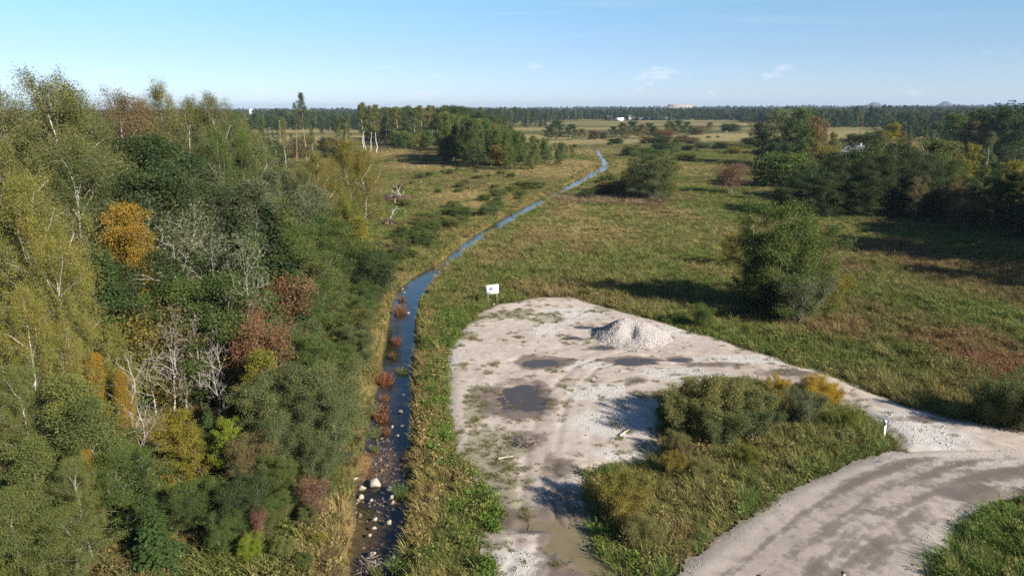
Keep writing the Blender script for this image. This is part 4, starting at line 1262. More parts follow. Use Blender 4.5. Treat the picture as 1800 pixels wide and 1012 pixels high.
# ------------------------------------------------------------------ bushes and trees over the middle fields
G5 = 'bushes and small trees over the fields'
for px, base, top, kind, mat, ws, lab in [
    (978, 246, 212, 'mid_broad', 'leaf_dark', 1.2, 'dark rounded tree at the corner of the hay field'), (965, 247, 222, 'mid_broad', 'leaf_dark', 1.2, 'dark low tree beside the rounded one at the hay field'), (1005, 246, 218, 'mid_broad', 'leaf_dark', 1.2, 'second dark rounded tree of the hay field row'), (1022, 245, 226, 'mid_broad', 'leaf_brown', 1.2, 'brownish tree ending the hay field row'),
    (1045, 245, 228, 'mid_bush', 'leaf_brown', 1.0, 'pale brown bush after the hay field row'), (1060, 244, 230, 'mid_bush', 'leaf_grey', 1.0, 'pale grey bush in the field row'), (1078, 243, 222, 'mid_broad', 'leaf_dark', 1.1, 'dark tree with twiggy neighbours in the field row'), (1092, 242, 216, 'mid_broad', 'leaf_dark', 1.1, 'tallest dark tree in the middle of the field row'),
    (1110, 241, 213, 'mid_broad', 'leaf_dark', 1.1, 'dark tree behind grey twiggy trees'), (1100, 246, 222, 'mid_broad', 'leaf_brown', 1.0, 'grey twiggy tree in the field row'), (1125, 244, 218, 'mid_broad', 'leaf_brown', 1.1, 'second grey twiggy tree in the field row'), (1140, 243, 216, 'mid_broad', 'leaf_dark', 1.0, 'dark tree after the grey twiggy trees'), (1152, 243, 222, 'mid_broad', 'leaf_dark', 1.0, 'dark tree touching the red tree'),
    (1166, 242, 227, 'mid_bush', 'leaf_red', 1.5, 'rust red bushy tree in the field row'), (1178, 238, 212, 'mid_broad', 'leaf_green', 1.1, 'green tree behind the rust red one'), (1192, 238, 211, 'mid_broad', 'leaf_green', 1.1, 'fresh green tree in the field row'), (1208, 238, 214, 'mid_broad', 'leaf_dark', 1.0, 'dark tree near the end of the field row'), (1225, 237, 222, 'mid_bush', 'leaf_brown', 1.2, 'brown bush ending the field row'),
    (1247, 236, 214, 'mid_broad', 'leaf_grey', 1.0, 'grey-green tree alone in the pale field'), (1285, 231, 217, 'mid_bush', 'leaf_dark', 1.3, 'dark round tree in the pale field'), (1276, 231, 223, 'mid_bush', 'leaf_green', 1.2, 'small green bush beside the dark round tree'), (1332, 230, 218, 'mid_broad', 'leaf_dark', 1.0, 'dark tree before the big grey willow'), (1322, 255, 240, 'mid_bush', 'leaf_dark', 1.4, 'dark bush before the big grey willow'),
    (1083, 253, 243, 'mid_bush', 'leaf_dark', 1.8, 'flat dark bush above the stream bend'), (1139, 252, 239, 'mid_bush', 'leaf_rust', 1.5, 'round rusty bush in the field'), (1165, 252, 239, 'mid_bush', 'leaf_dark', 1.9, 'wide dark bush in the field'), (1200, 250, 238, 'mid_bush', 'leaf_rust', 1.5, 'rusty bush behind the wide dark one'), (1218, 253, 241, 'mid_bush', 'leaf_rust', 1.5, 'round brown bush beside the rusty one'),
    (1163, 264, 251, 'mid_bush', 'leaf_dark', 1.7, 'dark bush in front of the rusty ones'), (1187, 271, 243, 'mid_broad', 'leaf_green', .9, 'upright dark green small tree in the field'), (1208, 265, 255, 'mid_bush', 'leaf_dark', 1.6, 'low dark bush beside the upright small tree'), (1235, 261, 250, 'mid_bush', 'leaf_olive', 1.8, 'long low olive bush in the field'), (1268, 262, 249, 'mid_bush', 'leaf_dark', 1.6, 'dark round bush alone in the field'), (1295, 262, 251, 'mid_bush', 'leaf_olive', 1.6, 'olive bush near the shaded field edge'), (1293, 270, 257, 'mid_bush', 'leaf_mustard', 1.3, 'yellowish bush near the shaded field edge'),
    (1110, 274, 254, 'mid_bush', 'leaf_olive', 1.2, 'olive twiggy bush above the big willow'), (1135, 273, 259, 'mid_bush', 'leaf_green', 1.5, 'green bush above the big willow'), (1160, 275, 262, 'mid_bush', 'leaf_green', 1.4, 'low green bush right above the big willow'), (1205, 282, 268, 'mid_bush', 'leaf_olive', 1.6, 'low olive bush beyond the big willow'),
    (1152, 354, 266, 'clump', 'leaf_willow', 1.35, 'big grey-green willow alone in the meadow'), (1168, 350, 280, 'clump', 'leaf_olive', 1.2, 'olive flank of willow growing against the big grey-green one'), (1128, 342, 278, 'clump', 'leaf_olive', 1.1, 'willow bush on the stream flank of the big grey-green one'), (1075, 342, 318, 'mid_bush', 'leaf_rust', 1.8, 'low rusty bush with reeds at its foot'), (1096, 346, 316, 'mid_bush', 'leaf_brown', 1.5, 'low brown bush before the big willow'), (1032, 352, 332, 'mid_bush', 'leaf_dark', 1.1, 'small dark bush at the stream side of the reeds'), (1110, 320, 300, 'mid_bush', 'leaf_mustard', 1.5, 'yellow-green bush behind the rusty one'), (1070, 322, 305, 'mid_bush', 'leaf_green', 1.6, 'green bush above the reeds'),
    (1287, 340, 286, 'redshrub', 'leaf_crimson', 1.5, 'red-leaved tree alone in the meadow'),
    (1382, 558, 352, 'clump', 'leaf_green', 1.0, 'large green tree alone at the meadow edge'), (1436, 545, 392, 'clump', 'leaf_green', 1.05, 'lower shoulder tree leaning on the large lone tree'), (1350, 552, 420, 'clump', 'leaf_dark', 1.0, 'shaded lower tree on the shadow side of the large lone tree'), (1402, 548, 445, 'clump', 'leaf_green', 1.25, 'rounded lower crown in front of the large lone tree'),
    (1290, 470, 408, 'clump', 'leaf_mustard', 1.0, 'yellowish bush behind the large lone tree'), (1326, 545, 478, 'willow', 'leaf_willow', 1.1, 'upright willow shrub in the shadow of the lone tree'), (1410, 568, 482, 'willow', 'leaf_grey', 1.25, 'silvery willow shrub at the foot of the lone tree'), (1445, 545, 470, 'bush', 'leaf_mustard', 1.2, 'yellowing bush beside the silvery willow shrub'), (1238, 575, 535, 'bush', 'leaf_green', 1.0, 'small green willow at the edge of the yard'),
]:
    stand_on(kind, px, base, top, mat, lab, ws * (1.35 if base < 290 else 1.0), G5)

# ------------------------------------------------------------------ woods on the far side of the meadow
G6 = 'alder thicket by the meadow'
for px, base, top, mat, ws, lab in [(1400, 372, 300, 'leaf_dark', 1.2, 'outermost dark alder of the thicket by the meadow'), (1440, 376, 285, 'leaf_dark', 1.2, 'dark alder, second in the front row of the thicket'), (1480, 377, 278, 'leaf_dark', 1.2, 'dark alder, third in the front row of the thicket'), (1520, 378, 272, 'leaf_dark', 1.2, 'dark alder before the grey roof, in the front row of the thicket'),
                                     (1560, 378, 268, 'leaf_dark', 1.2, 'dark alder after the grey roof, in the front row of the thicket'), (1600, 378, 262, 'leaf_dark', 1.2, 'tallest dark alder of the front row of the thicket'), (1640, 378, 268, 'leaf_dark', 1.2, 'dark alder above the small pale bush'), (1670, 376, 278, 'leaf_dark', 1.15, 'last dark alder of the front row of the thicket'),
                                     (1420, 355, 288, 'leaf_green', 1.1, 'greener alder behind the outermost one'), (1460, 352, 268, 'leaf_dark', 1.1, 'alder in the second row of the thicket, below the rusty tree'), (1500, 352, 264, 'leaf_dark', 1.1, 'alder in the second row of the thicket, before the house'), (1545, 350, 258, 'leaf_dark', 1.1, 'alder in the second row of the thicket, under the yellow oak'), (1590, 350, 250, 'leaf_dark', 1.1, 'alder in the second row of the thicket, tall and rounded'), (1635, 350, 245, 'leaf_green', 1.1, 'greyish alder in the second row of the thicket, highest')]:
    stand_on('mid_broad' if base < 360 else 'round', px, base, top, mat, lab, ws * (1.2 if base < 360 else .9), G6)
for i, px in enumerate(range(1388, 1700, 30)):
    stand_on('clump', px, 379, 322 - (i % 3) * 12, 'leaf_dark', 'dark low bush skirting the foot of the alder thicket', 1.5, 'bushes at the foot of the alder thicket')
G7 = 'single trees behind the thicket'
for px, top, D, kind, mat, ws, lab in [
    (1358, 192, 270, 'mid_broad', 'leaf_grey', 1.0, 'grey-green willow with the highest crown beside the field'), (1345, 215, 262, 'mid_broad', 'leaf_dark', 1.0, 'dark tree beneath the grey-green willow'), (1385, 208, 255, 'mid_broad', 'leaf_dark', 1.0, 'dark tree between grey willow and rusty tree'), (1400, 190, 320, 'mid_broad', 'leaf_green', 1.2, 'green dome crown behind the rusty tree'),
    (1425, 207, 245, 'mid_broad', 'leaf_rust', 1.0, 'large rusty-topped tree beside the house'), (1412, 222, 238, 'mid_broad', 'leaf_green', 1.0, 'green tree beneath the rusty-topped one'), (1437, 218, 240, 'mid_broad', 'leaf_rust', .9, 'rusty flank tree nearest the house'), (1380, 250, 215, 'mid_broad', 'leaf_dark', 1.1, 'low dark tree at the corner of the wood by the field'), (1355, 250, 225, 'mid_broad', 'leaf_dark', 1.1, 'lowest dark tree at the field corner'), (1385, 268, 190, 'mid_bush', 'leaf_green', 1.4, 'fresh green bush at the corner of the thicket'),
    (1470, 232, 240, 'mid_broad', 'leaf_olive', .6, 'olive young tree before the house'), (1455, 258, 225, 'mid_bush', 'leaf_mustard', .7, 'yellowing bush in front of the house'), (1565, 216, 275, 'mid_broad', 'leaf_maple', 1.1, 'yellow-green oak behind the house'), (1550, 228, 270, 'mid_broad', 'leaf_olive', 1.0, 'olive flank of the oak, a lower tree'), (1590, 230, 285, 'mid_broad', 'leaf_rust', .9, 'rusty tree beside the yellow-green oak'), (1520, 232, 310, 'mid_bush', 'leaf_dark', 1.4, 'round dark bush behind the house'),
    (1625, 222, 300, 'mid_birch', 'leaf_olive', .8, 'pale birch beyond the oak'), (1645, 228, 230, 'mid_birch', 'leaf_grey', .9, 'grey-green birch before the dark wood'), (1680, 222, 290, 'mid_broad', 'leaf_dark', 1.0, 'dark round tree before the spruces'), (1672, 248, 200, 'mid_broad', 'leaf_rust', .9, 'brown-topped tree over the thicket'), (1702, 252, 165, 'mid_broad', 'leaf_maple', .6, 'yellow-green maple at the end of the thicket'), (1740, 232, 190, 'mid_birch', 'leaf_grey', .9, 'pale green birch at the end of the thicket'),
    (1712, 210, 260, 'mid_broad', 'leaf_brown', 1.2, 'dark brown wide tree under the spruces'), (1745, 206, 245, 'mid_broad', 'leaf_dark', 1.1, 'wide dark green tree under the spruces'), (1785, 205, 235, 'mid_broad', 'leaf_dark', 1.1, 'dark tree at the frame edge under the spruces'), (1730, 290, 150, 'mid_broad', 'leaf_green', .9, 'green tree below the pale birch'), (1765, 285, 150, 'mid_broad', 'leaf_dark', 1.0, 'dark tree before the strip of bright field'), (1795, 282, 145, 'mid_broad', 'leaf_maple', .9, 'yellow-green tree at the frame edge'),
    (1618, 310, 132, 'clump', 'leaf_brown', .85, 'brownish bush against the dark alder thicket'), (1580, 366, 136, 'mid_bush', 'leaf_mustard', 1.3, 'small round yellowish bush at the foot of the thicket'), (1655, 330, 132, 'clump', 'leaf_dark', 1.0, 'dark bush at the end of the thicket'), (1690, 318, 128, 'clump', 'leaf_brown', 1.0, 'brown bush on the shaded meadow edge'), (1730, 335, 122, 'clump', 'leaf_brown', 1.1, 'wide brown willow on the shaded meadow edge'), (1770, 300, 125, 'clump', 'leaf_dark', 1.2, 'tall dark bush at the frame edge of the meadow'), (1700, 350, 120, 'bush', 'leaf_brown', 1.2, 'low brown bush on the shaded meadow edge'), (1790, 350, 112, 'clump', 'leaf_dark', 1.1, 'dark bush at the frame edge above the deep shadow'),
    (1735, 192, 262, 'mid_broad', 'leaf_dark', 1.2, 'broad dark crown joining the spruces to the wood'), (1775, 190, 244, 'mid_broad', 'leaf_dark', 1.2, 'broad dark crown in front of the tallest spruce'), (1695, 200, 275, 'mid_broad', 'leaf_green', 1.2, 'green broad crown before the spruce row'), (1496, 249, 258, 'mid_broad', 'leaf_dark', .8, 'dark alder hiding the near corner of the house'), (1526, 252, 262, 'mid_broad', 'leaf_dark', .7, 'dark alder hiding the far corner of the house'),
    (1757, 178, 262, 'mid_spruce', 'needle_dark', 1.7, 'first dark spruce of the row at the frame edge'), (1766, 180, 258, 'mid_spruce', 'needle_dark', 1.7, 'dark spruce, second of the row at the frame edge'), (1780, 173, 255, 'mid_spruce', 'needle_dark', 1.7, 'tallest dark spruce of the row at the frame edge'), (1796, 178, 250, 'mid_spruce', 'needle_dark', 1.7, 'last dark spruce of the row at the frame edge'), (1742, 184, 280, 'mid_spruce', 'needle_dark', 1.7, 'lower dark spruce before the row at the frame edge'),
]:
    stand(kind, px, top, D, mat, lab, ws, G7)
G8 = 'wood between the house and the horizon'
wood([(1330, 222), (1500, 224), (1640, 232), (1800, 240), (1830, 214), (1500, 204), (1330, 206)], [(1300, 200), (1400, 194), (1550, 192), (1700, 188), (1830, 184)], 110,
     [(4, 'mid_broad', 'leaf_dark', 'dark tree in the wood between house and horizon'), (3, 'mid_broad', 'leaf_green', 'green tree in the wood between house and horizon'), (2, 'mid_birch', 'leaf_olive', 'olive birch in the wood between house and horizon'), (2, 'mid_spruce', 'needle_dark', 'dark spruce in the wood between house and horizon')],
     '', G8, seed=12, drop=(2, 16), minsep=6, ws=(1.1, 1.5))
# trees beside the frame whose shade falls over the meadow
for i, (x, y, h) in enumerate([(70, 84, 15), (76, 90, 17), (83, 96, 18), (90, 101, 19), (97, 108, 19), (104, 113, 19), (80, 84, 17), (88, 92, 19), (96, 98, 19), (104, 105, 19), (66, 76, 11), (111, 120, 18), (92, 112, 15), (86, 106, 14)]):
    plant('alder', x, y, h, 'leaf_dark', 'dark alder beside the frame, casting the deep shade over the meadow', 'alders beyond the frame edge', 1.5)

# ------------------------------------------------------------------ shrubs on the island, by the road and along the stream
G9 = 'shrubs by the yard'
for px, base, top, kind, mat, ws, lab in [
    (1092, 915, 828, 'willow', 'leaf_mustard', 1.15, 'round yellow-green willow shrub by the muddy pool'),
    (1215, 770, 690, 'willow', 'leaf_sallow', 1.1, 'olive willow at the yard end of the big shrub mass'), (1262, 760, 664, 'willow', 'leaf_sallow', 1.15, 'tall olive willow on top of the big shrub mass'), (1305, 760, 668, 'willow', 'leaf_sallow', 1.1, 'olive willow in the middle of the big shrub mass'), (1268, 785, 715, 'willow', 'leaf_willow', 1.1, 'greyish willow in front of the big shrub mass'), (1330, 770, 690, 'willow', 'leaf_willow', 1.0, 'grey-green willow joining the round one'), (1345, 740, 680, 'willow', 'leaf_sallow', .9, 'olive willow behind the grey-green one'), (1232, 735, 672, 'willow', 'leaf_sallow', 1.0, 'olive willow beside the white rubble'),
    (1415, 745, 685, 'willow', 'leaf_grey', 1.0, 'round grey willow shrub in front of the yellow bushes'), (1372, 708, 660, 'bush', 'leaf_yellow', .8, 'smaller bright yellow bush beside the track'), (1440, 712, 657, 'bush', 'leaf_yellow', 1.05, 'larger orange-yellow bush beside the track'), (1465, 712, 675, 'bush', 'leaf_yellow', .9, 'yellow bush at the end of the orange-yellow one'), (1405, 705, 670, 'bush', 'leaf_green', .8, 'green bush between the two yellow bushes'),
    (1775, 745, 668, 'willow', 'leaf_willow', 1.25, 'dark willow shrub by the track at the frame edge'), (1745, 742, 690, 'willow', 'leaf_willow', 1.1, 'lower willow shrub by the track near the frame edge'), (1815, 755, 665, 'willow', 'leaf_willow', 1.2, 'willow shrub half cut by the frame edge'),
    (1192, 800, 758, 'bush', 'leaf_sallow', .9, 'yellow-green bush at the yard edge below the big shrub mass'), (1185, 838, 792, 'willow', 'leaf_mustard', .9, 'low mustard willow in the weeds between the round shrub and the big mass'), (1240, 845, 808, 'bush', 'leaf_sallow', 1.2, 'low yellow-green bush in the weeds towards the road'), (1135, 960, 905, 'bush', 'leaf_sallow', 1.1, 'low yellow-green bush beneath the round shrub by the pool'), (1320, 815, 782, 'bush', 'leaf_moss', 1.2, 'low moss green bush before the grey-green willow'), (1490, 755, 718, 'bush', 'leaf_moss', 1.1, 'low moss green bush between the yellow bushes and the marker post'),
    (1200, 815, 770, 'bush', 'leaf_brown', .8, 'low brownish bush at the foot of the big shrub mass'),
]:
    stand_on(kind, px, base, top, mat, lab, ws, G9)
# bank shrubs
r = random.Random(21)
for i in range(100):
    s = r.uniform(0, .8) ** 1.0
    idx = 9 + s * (len(SCN) - 12)
    i0 = int(idx); f = idx - i0
    cx = SCN[i0][0] * (1 - f) + SCN[i0 + 1][0] * f; cy = SCN[i0][1] * (1 - f) + SCN[i0 + 1][1] * f
    n_ = nr[min(i0, len(nr) - 1)]
    off = r.uniform(4.0, 13.5 if cy < 220 else 20)
    x, y = cx + n_[0] * off * (1 if n_[0] < 0 else -1), cy + n_[1] * off * (1 if n_[0] < 0 else -1)
    mt = r.choice(['leaf_green', 'leaf_willow', 'leaf_willow', 'leaf_olive', 'leaf_green'])
    plant('mid_bush' if y > 120 else 'clump', x, y, r.uniform(1.0, 2.4), mt, '%s bush in the belt along the stream, %s' % ({'leaf_green': 'fresh green', 'leaf_willow': 'grey-green', 'leaf_olive': 'olive'}[mt], 'just above the sharp bend' if y < 95 else 'level with the small root plate' if y < 125 else 'level with the wide root plate' if y < 160 else 'level with the big lone willow' if y < 215 else 'towards the young wood'), 'willow belt along the stream', 1.5, name='bank_shrub', cat='shrub')
for i in range(16):
    px = r.uniform(455, 640); D = r.uniform(50, 72)
    x, _ = at_dist(px, 500, D)
    plant('clump', x, D, r.uniform(1.5, 3.4), r.choice(['leaf_green', 'leaf_willow', 'leaf_olive']), 'low bush on the bank between wood and stream', 'bushes between wood and stream', 1.4, name='bank_shrub', cat='shrub')
for i, (px, py, h, mat, lab) in enumerate([(470, 930, 1.9, 'leaf_green', 'green bush in the tall grass below the tiny scarlet shrub'), (510, 905, 1.7, 'leaf_sage', 'pale green bush below the mustard shrub'), (545, 925, 1.3, 'leaf_olive', 'olive bush where the tall grass meets the straw strip'), (445, 985, 1.6, 'leaf_lime', 'bright yellow-green weed bush at the bottom edge'), (500, 985, 1.3, 'leaf_sage', 'pale green weed bush at the bottom edge'), (560, 960, .9, 'leaf_maple', 'yellowish weed bush beside the straw strip'), (395, 975, 2.2, 'leaf_green', 'leafy green bush beside the bottom spruces'), (575, 880, 1.2, 'leaf_willow', 'low grey bush at the foot of the grey willows'), (535, 1000, 1.0, 'leaf_green', 'low green bush at the very bottom by the straw strip')]):
    q = g(px, py, -.1)
    plant('clump', q[0], q[1], h, mat, lab, 'bushes in the grass by the stream', 1.2, name='bank_shrub', cat='shrub')
for i in range(34):
    px = r.uniform(640, 900); py = r.uniform(285, 400)
    q = g(px, py, -.1)
    if stream_d(np.array([q[0]]), np.array([q[1]]))[0][0] < 9:
        continue
    plant('mid_bush', q[0], q[1], r.uniform(.7, 1.8), r.choice(['leaf_olive', 'leaf_green', 'leaf_brown', 'leaf_green']), 'knee-high scrub bush scattered over the clearing', 'scrub of the clearing', 1.5, name='scrub_bush', cat='shrub')
for i in range(22):
    px = r.uniform(1000, 1340); py = r.uniform(240, 330)
    q = g(px, py, -.1)
    if stream_d(np.array([q[0]]), np.array([q[1]]))[0][0] < 6:
        continue
    plant('mid_bush', q[0], q[1], r.uniform(.8, 1.8), r.choice(['leaf_olive', 'leaf_green', 'leaf_brown']), 'small bush scattered over the far meadow', 'scattered bushes of the far meadow', 1.6, name='scrub_bush', cat='shrub')
# ------------------------------------------------------------------ far woods: masses, one object each
PROTO = bpy.data.collections.new('stock')       # not linked to the scene: only a source for the masses


def scatter(name, meshes, mats, P, rotz, scl, tint, label, cat, tilt=None, szscale=None, parent=None):
    """many small alike pieces as ONE object: points carrying instances"""
    c = bpy.data.collections.new(name + '_stock')
    for i, me in enumerate(meshes):
        if len(me.materials) == 0:
            me.materials.append(mats[i % len(mats)])
        o = bpy.data.objects.new('%s_%02d' % (name, i), me)
        c.objects.link(o)
    n = len(P)
    me = bpy.data.meshes.new(name)
    me.vertices.add(n); me.vertices.foreach_set('co', np.asarray(P, np.float32).ravel())
    rot = np.zeros((n, 3)); rot[:, 2] = rotz
    if tilt is not None:
        rot[:, 0] = tilt[:, 0]; rot[:, 1] = tilt[:, 1]
    scl = np.asarray(scl, float)
    if scl.ndim == 1:
        scl = np.stack([scl] * 3, 1)
    put_attr(me, 'rot', rot, 'POINT'); put_attr(me, 'scl', scl, 'POINT')
    put_attr(me, 'tint', np.concatenate([tint, np.ones((n, 1))], 1), 'POINT')
    o = bpy.data.objects.new(name, me); COL.objects.link(o)
    gn = bpy.data.node_groups.new(name, 'GeometryNodeTree')
    gn.interface.new_socket('Geometry', in_out='INPUT', socket_type='NodeSocketGeometry')
    gn.interface.new_socket('Geometry', in_out='OUTPUT', socket_type='NodeSocketGeometry')
    gi = gn.nodes.new('NodeGroupInput'); go = gn.nodes.new('NodeGroupOutput')
    ip = gn.nodes.new('GeometryNodeInstanceOnPoints')
    ci = gn.nodes.new('GeometryNodeCollectionInfo')
    ci.inputs['Collection'].default_value = c
    ci.inputs['Separate Children'].default_value = True
    ci.inputs['Reset Children'].default_value = True
    ip.inputs['Pick Instance'].default_value = True
    ra = gn.nodes.new('GeometryNodeInputNamedAttribute'); ra.data_type = 'FLOAT_VECTOR'; ra.inputs['Name'].default_value = 'rot'
    sa = gn.nodes.new('GeometryNodeInputNamedAttribute'); sa.data_type = 'FLOAT_VECTOR'; sa.inputs['Name'].default_value = 'scl'
    rv = gn.nodes.new('FunctionNodeRandomValue'); rv.data_type = 'INT'
    for s in rv.inputs:
        if s.type == 'INT' and s.name == 'Max':
            s.default_value = len(meshes) - 1
        if s.type == 'INT' and s.name == 'Min':
            s.default_value = 0
    e2r = gn.nodes.new('FunctionNodeEulerToRotation')
    L = gn.links.new
    L(gi.outputs[0], ip.inputs['Points']); L(ci.outputs[0], ip.inputs['Instance'])
    L(ra.outputs['Attribute'], e2r.inputs[0]); L(e2r.outputs[0], ip.inputs['Rotation'])
    L(sa.outputs['Attribute'], ip.inputs['Scale'])
    L([s for s in rv.outputs if s.type == 'INT'][0], ip.inputs['Instance Index'])
    L(ip.outputs[0], go.inputs[0])
    md = o.modifiers.new('spread', 'NODES'); md.node_group = gn
    if parent is not None:
        o.parent = parent
    return tag(o, label, cat, None, 'stuff')


def tinted_mat(name, transl=.25, lo=.62, hi=1.35, warm=(1.25, 1.02, .75)):
    m, t = new_mat(name); MATS[name] = m
    it = N(t, 'ShaderNodeAttribute', attribute_name='tint', attribute_type='INSTANCER')
    a = N(t, 'ShaderNodeAttribute', attribute_name='rnd')
    c = mix_col(t, 1.0, it.outputs['Color'], ramp(t, a.outputs['Fac'], [(0, (lo, lo, lo)), (.7, (hi, hi, hi)), (1, tuple(hi * w for w in warm))]), 'MULTIPLY')
    d = N(t, 'ShaderNodeBsdfDiffuse'); tr = N(t, 'ShaderNodeBsdfTranslucent')
    t.links.new(c, d.inputs['Color']); t.links.new(c, tr.inputs['Color'])
    mx = N(t, 'ShaderNodeMixShader'); mx.inputs[0].default_value = transl
    t.links.new(d.outputs[0], mx.inputs[1]); t.links.new(tr.outputs[0], mx.inputs[2])
    out(t, mx.outputs[0])
    return m


tinted_mat('mass_leaf', .2)
tinted_mat('grass_blade', .3, .6, 1.4)


def joined(pair, name):
    """trunk and crown of a far tree as one mesh"""
    tm, cm, H = pair
    Vs, Qs, n, va = [], [], 0, []
    for me in (tm, cm):
        v = np.empty(len(me.vertices) * 3, np.float32); me.vertices.foreach_get('co', v)
        q = np.empty(len(me.loops), np.int32); me.loops.foreach_get('vertex_index', q)
        f = np.empty(len(me.polygons), np.float32); me.attributes['rnd'].data.foreach_get('value', f)
        Vs.append(v.reshape(-1, 3) / H); Qs.append(q.reshape(-1, 4) + n); n += len(me.vertices); va.append(f)
    return mesh_quads(name, np.concatenate(Vs), np.concatenate(Qs), fattr={'rnd': np.concatenate(va)})


FB = [joined(p, 'far_broadleaf') for p in PRO['far_broad']]
FS = [joined(p, 'far_spruce') for p in PRO['far_spruce']]
cD = np.array([.045, .066, .027]); cSp = np.array([.024, .038, .02]); cOl = np.array([.10, .105, .04]); cGr = np.array([.065, .09, .03])


def far_wood(name, polys, dens, hh, label, mixw=(.4, .3, .3), only_front=None):
    g_ = np.random.default_rng(abs(hash(label)) % 1000 if False else len(label) * 7)
    P = []; sc = []; tn = []
    for poly in polys:
        W_ = poly
        x0, x1 = min(p[0] for p in W_), max(p[0] for p in W_); y0, y1 = min(p[1] for p in W_), max(p[1] for p in W_)
        n = int((x1 - x0) * (y1 - y0) * dens)
        x = g_.uniform(x0, x1, n); y = g_.uniform(y0, y1, n)
        k = inside(x, y, W_)
        px, py, zc = proj(x, y, 5.0)
        k &= (px > -260) & (px < 2060) & (fbm(x, y * .6, 70, 3, 92) + .25 * g_.uniform(size=n) > .45)
        x, y = x[k], y[k]
        n = len(x)
        ca = fbm(x, y, 60, 3, 41)
        h = hh * (.45 + .5 * g_.uniform(size=n) ** 1.5 + .9 * (ca - .45))
        h = np.clip(h, hh * .35, hh * 1.35)
        P.append(np.stack([x, y, np.full(n, -.2)], 1)); sc.append(np.stack([h * 1.05, h * 1.05, h], 1))
        u = np.clip(g_.uniform(size=n) * .7 + ca * .5 - .1, 0, 1)
        c = np.where((u < mixw[0])[:, None], cD, np.where((u < mixw[0] + mixw[1])[:, None], cSp * 1.3, np.where((u < .88)[:, None], cGr, cOl)))
        tn.append(c * g_.uniform(.75, 1.3, (n, 1)))
    P = np.concatenate(P); sc = np.concatenate(sc); tn = np.concatenate(tn)
    g2 = np.random.default_rng(3)
    return scatter(name, FB + FB + FS, [MATS['mass_leaf']], P, g2.uniform(0, 6.28, len(P)), sc, tn, label, 'forest')


# belts of forest, by distance (m): near edge of each belt is what shows
far_wood('far_forest', [[(-2600, 900), (-330, 640), (-250, 720), (-140, 760), (-60, 900), (-60, 1300), (-2600, 1800)],
                        [(-60, 1150), (40, 1200), (120, 1170), (300, 1120), (460, 980), (560, 760), (640, 700), (900, 700), (2600, 900), (2600, 1500), (600, 1500), (-60, 1500)]], .010, 17,
         'dark far wood standing across the end of the fields')
far_wood('house_wood', [gp([(1300, 214), (1440, 224), (1560, 229), (1700, 236), (1900, 242), (1900, 208), (1300, 202)])], .016, 15.5, 'mixed dark wood spreading behind the farmhouse', (.45, .25, .3))
far_wood('garden_trees', [gp([(1556, 247), (1700, 253), (1900, 260), (1900, 238), (1700, 236), (1556, 230)])], .016, 11.5, 'mixed trees behind the grove, hiding the field', (.45, .15, .4))
far_wood('horizon_forest', [[(-6500, 1900), (6500, 1900), (6500, 3000), (-6500, 3000)]], .0022, 19, 'bluish forest along the horizon', (.45, .45, .1))
far_wood('remote_forest', [[(-9500, 4200), (9500, 4200), (9500, 6500), (-9500, 6500)]], .00045, 27, 'most distant forest, a thin blue line on the horizon', (.4, .55, .05))

# ------------------------------------------------------------------ grass and weeds, in masses
def tuft(seed, n, h, spread, w, lean=.5, hv=.4, nodes=3, leaf=0):
    g_ = np.random.default_rng(seed)
    V = []; Q = []; val = []; k = 0
    for i in range(n):
        az = g_.uniform(0, 6.28); r0_ = spread * math.sqrt(g_.uniform())
        az2 = az + g_.normal() * .8
        b = np.array([math.cos(az) * r0_, math.sin(az) * r0_, -.06])
        hh = h * g_.uniform(1 - hv, 1 + hv); ln = lean * hh * g_.uniform(.2, 1.2)
        sd = np.array([-math.sin(az2), math.cos(az2), 0]) if g_.uniform() < .5 else np.array([math.cos(az2 + .7), math.sin(az2 + .7), 0])
        for s in range(nodes + 1):
            u = s / nodes
            c = b + np.array([math.cos(az2) * ln * u * u, math.sin(az2) * ln * u * u, hh * (u - .22 * lean * u * u)])
            ww = w * (1 - u * .85)
            V += [c - sd * ww / 2, c + sd * ww / 2]
        for s in range(nodes):
            a = k + 2 * s
            Q.append([a, a + 1, a + 3, a + 2]); val.append(np.clip(g_.uniform() * .75 + .12 * s, 0, 1))
        k += 2 * (nodes + 1)
    for i in range(leaf):
        p = np.array([g_.normal() * spread * .6, g_.normal() * spread * .6, h * g_.uniform(.2, 1.0)])
        a = unit(g_.normal(size=3)); bb = unit(np.cross(a, g_.normal(size=3) + np.array([0, 0, 1.2])))
        L_ = .055 * g_.uniform(.6, 1.3)
        V += [p - a * L_, p + bb * L_ * .6, p + a * L_, p - bb * L_ * .6]; Q.append([k, k + 1, k + 2, k + 3]); val.append(g_.uniform()); k += 4
    return mesh_quads('tuft', V, Q, fattr={'rnd': np.array(val)})


T_short = [tuft(600 + i, 34, .34, .34, .035, .8) for i in range(3)]
T_mid = [tuft(610 + i, 36, .55, .36, .035, .6) for i in range(3)]
T_tall = [tuft(620 + i, 40, 1.05, .30, .035, .55, .35) for i in range(3)]
T_forb = [tuft(630 + i, 12, .55, .3, .03, .4, .4, 3, 90) for i in range(3)]
T_weed = [tuft(640 + i, 10, .14, .22, .03, 1.1, .4, 2, 22) for i in range(2)]
gm = [MATS['grass_blade']]
g_ = np.random.default_rng(77)


def in_view(D0, D1, n, margin=1.2):
    y = np.sqrt(g_.uniform(D0 * D0, D1 * D1, n))
    x = g_.uniform(-1, 1, n) * .74 * margin * y
    return x, y


